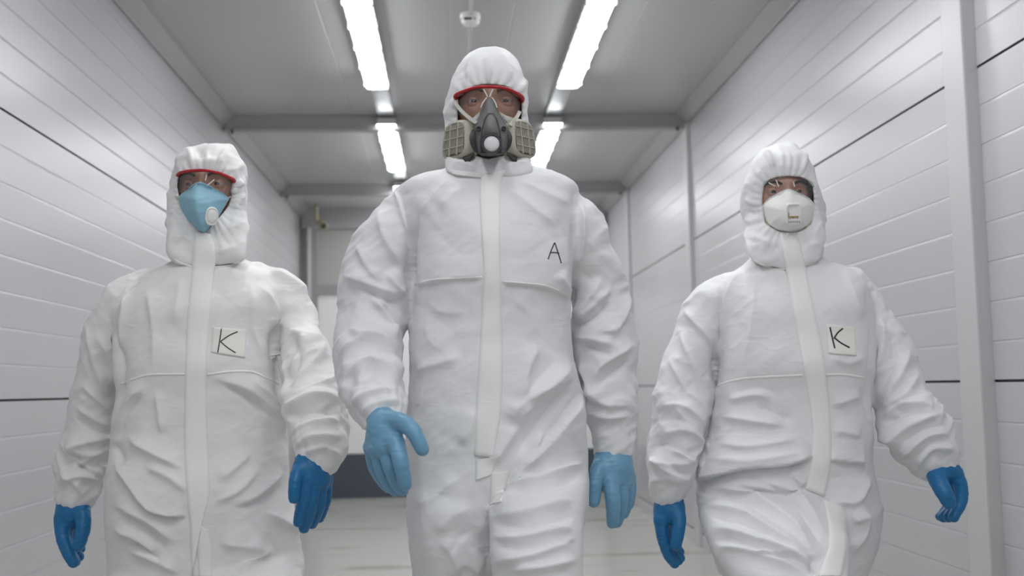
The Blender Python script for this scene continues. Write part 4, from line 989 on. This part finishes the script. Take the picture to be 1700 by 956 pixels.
# ---------------------------------------------------------------- blue pointed mask
def valve_on(C, Nn, rx, rz, parts, parent, up=(0, 0, 1)):
    Nn = nrm(Nn); ax = nrm(np.cross(up, Nn)); az = np.cross(Nn, ax); objs = []
    for nm, prof, m, se in parts:
        V, F, n = [], [], 36
        for r, h in prof:
            for j in range(n):
                t = 2*math.pi*j/n; c, s = math.cos(t), math.sin(t)
                c, s = math.copysign(abs(c) ** (2/se), c), math.copysign(abs(s) ** (2/se), s)
                V.append(C + ax * (r*rx*c) + az * (r*rz*s) + Nn * h)
        F = grid_faces(len(prof), n); F.append(tuple(range((len(prof)-1)*n, len(prof)*n))); F.append(tuple(range(n))[::-1])
        objs.append(mesh_obj(nm, V, F, m, parent))
    return objs
def blue_mask(d):
    Y0 = d['Y']; n, k = 44, 41
    L = spl([(327,303),(312,315),(298,326),(299,338),(304,352),(312,367),(322,376),(331,382)], n)
    Rg = spl([(330,301.5),(327,308),(325,320),(326,340),(329,360),(334,376),(338,385)], n)
    E = spl([(334,302),(352,310),(378,327),(376,336),(370,347),(362,361),(353,373),(341,384)], n)
    V = []
    for i in range(n):
        v = i / (n - 1); rid = np.interp(v, [0, .12, .35, .6, .85, 1], [-.108, -.128, -.160, -.163, -.145, -.118])
        edge = np.interp(v, [0, .2, .4, .7, 1], [-.105, -.085, -.068, -.080, -.112])
        for j in range(k):
            u = -1 + 2 * j / (k - 1); a = abs(u)
            p = Rg[i] + ((E[i] if u > 0 else L[i]) - Rg[i]) * a
            dy = edge + (rid - edge) * (1 - a ** 1.25) - 0.010 * math.sin(math.pi * a) * math.sin(math.pi * v)
            V.append(on_y(p[0], p[1], Y0 + dy))
    V = np.array(V); F = [tuple(reversed(f)) for f in grid_faces(n, k, False)]; F = [f[::-1] for f in F]
    Q = np.array(F); N = normals(V, Q)
    if (N[:, 1] > 0).mean() > .5: N = -N; F = [f[::-1] for f in F]
    P = V * 1.0; V = V + N * (ridged(P * (30, 20, 40)) * 0.0012)[:, None]
    back = V - N * 0.0025; o = n * k
    G = F + [tuple(i + o for i in f[::-1]) for f in F]
    border = [(i*k, (i+1)*k) for i in range(n-1)] + [((i+1)*k+k-1, i*k+k-1) for i in range(n-1)] + [(j+1, j) for j in range(k-1)] + [((n-1)*k+j, (n-1)*k+j+1) for j in range(k-1)]
    m = mesh_obj('mask', np.concatenate((V, back)), G + [(a, b, b + o, a + o) for a, b in border], m_bmask, d['root']); m['label'] = 'light blue pointed fold mask'
    UV = project(V); i = int(np.argmin(np.hypot(UV[:, 0] - 348, UV[:, 1] - 357.5)))
    C = V[i]; Nn = N[i]; Nn = nrm(Nn * .35 + nrm(CAM - C) * .75)
    valve_on(C + Nn * .006, Nn, 0.0155, 0.0205, [('valve', [(1, -.018), (1.02, .003), (.97, .007), (.86, .008), (.80, .006), (.74, .006), (.70, .008), (.3, .0085)], m_plast, 2.3)], m)
    valve_on(C + Nn * .0135 - np.array((.007, 0, 0)), Nn, 0.0022, 0.009, [('valve_slot', [(1, 0), (.8, .002)], m_greyp, 2.2)], m)
    # nose clip and straps
    q = [(314,313.5),(322,307),(330,303.5),(340,306),(352,311.5)]
    mesh_obj('nose_clip', *px_tube(q, [-.100, -.112, -.124, -.114, -.100], Y0, 0.0022), m_bmask, m)
    for q, dy in (([(376,330),(384,326),(392,322)], [-.07, -.055, -.03]), ([(299,330),(292,326),(286,322)], [-.07, -.055, -.03])):
        mesh_obj('strap', *px_tube(q, dy, Y0, 0.0022), m_strap, m)
blue_mask(LEF)

# ---------------------------------------------------------------- white cup mask
def contour_dome(name, poly, c, apex, rim, Y0, m, parent, n=96, nr=18, p=0.55, sm=2, th=0.003):
    c = np.array(c, float); T, R = polar(poly, c, n, sm); rings = []
    for i in range(nr):
        t = 1 - i / (nr - 1) * 0.97
        dy = rim(T) + (apex - rim(T)) * (1 - t ** 2) ** p
        rings.append(np.array([on_y(c[0] + t*R[j]*math.cos(T[j]), c[1] + t*R[j]*math.sin(T[j]), Y0 + dy[j]) for j in range(n)]))
    rings = [rings[0] + np.array((0, 0.012, 0))] + rings
    V = np.concatenate(rings); F = grid_faces(len(rings), n); F.append(tuple(range((len(rings)-1)*n, len(rings)*n)))
    N = normals(V, np.array(F[:-1]))
    if (N[n*5:, 1] > 0).mean() > .5: N = -N; F = [f[::-1] for f in F]
    return mesh_obj(name, V, F, m, parent), V, N
def white_mask(d):
    Y0 = d['Y']; rim = lambda T: -0.082 + 0.028 * np.cos(T) ** 2 - 0.018 * np.clip(-np.sin(T), 0, 1) - 0.01 * np.clip(np.sin(T), 0, 1)
    poly = [(1302,317),(1309,315.5),(1316,317),(1326,322),(1340,328),(1350,338),(1350.5,350),(1348,364),(1342,375),(1328,382),(1310,385.5),(1290,383),(1275,373),(1269,356),(1267.5,341),(1277,330),(1292,322)]
    m, V, N = contour_dome('mask', poly, (1309, 352), -0.142, rim, Y0, m_wmask, d['root']); m['label'] = 'white moulded cup mask'
    # stiff rim flange
    T, R = polar(poly, np.array((1309., 352.)), 96, 2)
    P = np.array([on_y(1309 + R[j]*math.cos(T[j]), 352 + R[j]*math.sin(T[j]), Y0 + rim(T)[j] - 0.001) for j in list(range(96)) + [0]])
    mesh_obj('rim', *tube_mesh(P, 0.0026, 8, False), m_wmask, m)
    UV = project(V); i = int(np.argmin(np.hypot(UV[:, 0] - 1316, UV[:, 1] - 355))); C = V[i]; Nn = nrm(N[i] * .5 + nrm(CAM - C) * .6)
    valve_on(C - Nn * .004, Nn, 0.0185, 0.026, [('valve', [(1, 0), (1, .009), (.93, .012), (.82, .0125), (.78, .0105), (.4, .0105)], m_plast, 6)], m)
    ax = nrm(np.cross((0, 0, 1), Nn)); az = np.cross(Nn, ax); S0 = C + Nn * .0070
    bm = bmesh.new()
    def pl(x0, x1, z0, z1, bm, h0=0.0, h1=0.0022):
        vs = [bm.verts.new(Vector(S0 + ax*x + az*z + Nn*h)) for h in (h0, h1) for x, z in ((x0, z0), (x1, z0), (x1, z1), (x0, z1))]
        for q in ((0,3,2,1),(4,5,6,7),(0,1,5,4),(1,2,6,5),(2,3,7,6),(3,0,4,7)): bm.faces.new([vs[a] for a in q])
    sgn = 1 if project(S0 + ax * .01)[0] > project(S0)[0] else -1
    pl(sgn * -.0128, sgn * -.0114, -.011, .003, bm)
    for kx in range(5): pl(sgn * (-.0095 + kx*.0044), sgn * (-.0095 + kx*.0044 + .0016), -.0110, -.0065 + (kx % 2) * .001, bm)
    pl(sgn * -.0095, sgn * .0115, -.0066, -.0056, bm)
    bm_obj('printed_marks', bm, m_gold, m)
    bm = bmesh.new()
    for kx in range(6): pl(sgn * (-.014 + kx*.005), sgn * (-.014 + kx*.005 + .003), -.0215, -.0165, bm)
    bm_obj('valve_vent', bm, m_greyp, m)
    for q, dy in (([(1349,345),(1353,341),(1358,338)], [-.055, -.045, -.03]), ([(1269,345),(1264,341),(1260,338)], [-.055, -.045, -.03]),
                  ([(1272,368),(1284,384),(1300,391)], [-.070, -.085, -.092]), ([(1346,366),(1337,381),(1326,395)], [-.070, -.085, -.092])):
        mesh_obj('strap', *px_tube(q, dy, Y0, 0.0024), m_strap if q[0][1] < 350 else m_cream2, m)
m_cream2 = mat('yellowish_elastic', (0.60, 0.55, 0.38), 0.6)
white_mask(RIG)

# ---------------------------------------------------------------- half-face respirator
def respirator(d):
    Y0 = d['Y']; q = lambda L: tr(700, 60, .2511, L)
    rim = lambda T: -0.085 - 0.02 * np.clip(-np.sin(T), 0, 1) + 0.012 * np.cos(T) ** 2
    poly = q([(448,398),(470,410),(490,455),(515,515),(560,575),(600,600),(598,700),(575,775),(520,800),(450,805),(395,800),(352,775),(330,700),(322,590),(370,540),(400,480),(425,415)])
    m, V, N = contour_dome('respirator', poly, q([(460, 640)])[0], -0.158, rim, Y0, m_resp, d['root'], p=0.6); m['label'] = 'grey half-face respirator with two beige filter cartridges'
    def plate(name, L, y0, y1, mt, bev=0.002, parent=m):
        bm = bmesh.new(); P = np.array(L); n = len(P)
        A = [bm.verts.new(Vector(on_y(p[0], p[1], Y0 + y0))) for p in P]; B = [bm.verts.new(Vector(on_y(p[0], p[1], Y0 + y1))) for p in P]
        f1 = bm.faces.new(A); bm.faces.new(B[::-1])
        for i in range(n): bm.faces.new((A[i], B[i], B[(i+1) % n], A[(i+1) % n]))
        bmesh.ops.recalc_face_normals(bm, faces=bm.faces)
        if bev: bmesh.ops.bevel(bm, geom=[e for e in f1.edges], offset=bev, segments=3, affect='EDGES')
        return bm_obj(name, bm, mt, parent, True)
    # inner cup edge (pale) peeking out beside the nose
    for L in ([(385,498),(345,535),(300,572),(330,600),(380,560)], [(512,500),(560,525),(606,540),(608,575),(560,590)]):
        plate('face_seal', q(L), -0.108, -0.085, m_strap, 0.003)
    # centre shield with dark outline
    plate('center_shield', q([(440,508),(475,508),(500,545),(518,610),(532,700),(528,775),(390,775),(384,700),(398,610),(415,545)]), -0.166, -0.125, m_respd, 0.0015)
    plate('shield_panel', q([(446,520),(469,520),(490,552),(508,612),(514,660),(402,660),(408,612),(424,552)]), -0.1685, -0.14, m_resp, 0.002)
    # exhalation valve
    C = on_y(*q([(461, 718)])[0], Y0 - 0.162); Nn = nrm((0.0, -1, -0.08))
    valve_on(C, Nn, 0.0196, 0.0196, [('valve_ring', [(1.0, -.02), (1.0, .014), (.95, .019), (.86, .019), (.84, .012), (.4, .012)], m_respd, 2)], m)
    o = valve_on(C + Nn * .011, Nn, 0.0162, 0.0162, [('valve_disc', [(1.0, 0), (.98, .004), (.9, .006), (.3, .0065)], m_disc, 2)], m)[0]; o['label'] = 'white round valve disc'
    for cx in (375, 543):
        P = on_y(*q([(cx, 612)])[0], Y0 - 0.140); valve_on(P, (0, -1, -.1), 0.0052, 0.0052, [('stud', [(1, -.012), (1, .006), (.8, .008), (.5, .008), (.45, .005), (.2, .005)], m_respd, 2)], m)
    # filter cartridges
    for s, c, hw in ((-1, (254, 690), 0), (1, (640, 682), 0)):
        cc = on_y(*q([c])[0], Y0 - 0.088); a = nrm((s * 0.74, -0.67, 0.0)); tg = nrm((s * 0.67, 0.74, 0.0)); up = np.array((s * -0.07, 0, 1.0))
        cc = cc - a * 0.004
        def slab(name, w_, h_, t0, t1, mt, parent, se=3.4, du=0.0, bev=0.25):
            n = 48; V = []
            prof = [(0.0, t0), (1 - bev * .25, t0), (1, t0 + (t1 - t0) * .2), (1, t1 - (t1 - t0) * .25), (1 - bev * .2, t1), (0.0, t1)]
            for r, h in prof:
                for j in range(n):
                    t = 2*math.pi*j/n; x = math.copysign(abs(math.cos(t)) ** (2/se), math.cos(t)); z = math.copysign(abs(math.sin(t)) ** (2/se), math.sin(t))
                    wz = 1 - 0.10 * z
                    V.append(cc + tg * (r*w_*x*wz + du) + up * (r*h_*z) + a * h)
            F = grid_faces(len(prof), n); o = mesh_obj(name, V, F, mt, parent); return o
        cart = slab('filter_cartridge', 0.0365, 0.0405, -0.020, 0.020, m_filt, m); cart['label'] = 'beige filter cartridge'
        slab('filter_recess', 0.0305, 0.0345, 0.0, 0.0206, m_filtd, m, bev=.05)
        bm = bmesh.new()
        def bar(u0, u1, v0, v1, h0, h1):
            vs = [bm.verts.new(Vector(cc + tg*u + up*v + a*h)) for h in (h0, h1) for u, v in ((u0, v0), (u1, v0), (u1, v1), (u0, v1))]
            for f in ((0,3,2,1),(4,5,6,7),(0,1,5,4),(1,2,6,5),(2,3,7,6),(3,0,4,7)): bm.faces.new([vs[i] for i in f])
        for v in (-0.017, 0.002, 0.021): bar(-0.029, 0.029, v - .0010, v + .0010, 0.018, 0.0232)
        for u in (-0.0115, 0.0115): bar(u - .0015, u + .0015, -0.033, 0.033, 0.018, 0.0230)
        for u in np.arange(-0.0265, 0.027, 0.0044): bar(u - .0008, u + .0008, -0.030, 0.030, 0.019, 0.0218)
        bm_obj('grille', bm, m_filt, m)
        # neck between cup and cartridge
        e = on_y(*q([(395 if s < 0 else 530, 690)])[0], Y0 - 0.11)
        mesh_obj('cartridge_port', *tube_mesh([cc - a * .01, e], [0.027, 0.024], 24), m_respd, m)
        # bottom buckle
        L = [(275,800),(300,790),(345,770),(352,790),(310,835),(285,842),(272,830)] if s < 0 else [(560,770),(565,790),(610,835),(628,845),(633,805),(600,790)]
        plate('buckle', q(L), -0.115, -0.095, m_respd, 0.003)
    # elastic straps
    for L, dy in (([(212,428),(260,490),(315,540),(362,572)], [-.075, -.098, -.115, -.128]), ([(650,495),(632,530),(608,560),(585,588)], [-.078, -.100, -.112, -.124])):
        P = np.array([on_y(*p, Y0 + e) for p, e in zip(q(L), dy)]); C_ = crom(P, 5); V, F = [], []
        for i, c in enumerate(C_):
            t = nrm(C_[min(i+1, len(C_)-1)] - C_[max(i-1, 0)]); wv = nrm(np.cross(t, (0, 1, 0))); 
            for a_, b_ in ((-1, 0), (1, 0), (1, 1), (-1, 1)): V.append(c + wv * a_ * .0038 + np.array((0, 1, 0)) * b_ * .0016)
        mesh_obj('strap', V, grid_faces(len(C_), 4) + [(0, 1, 2, 3), tuple(len(V) - 4 + i for i in (3, 2, 1, 0))], m_strap, m, False)
m_disc = mat('white_valve_disc', (0.72, 0.72, 0.73), 0.5)
respirator(CEN)
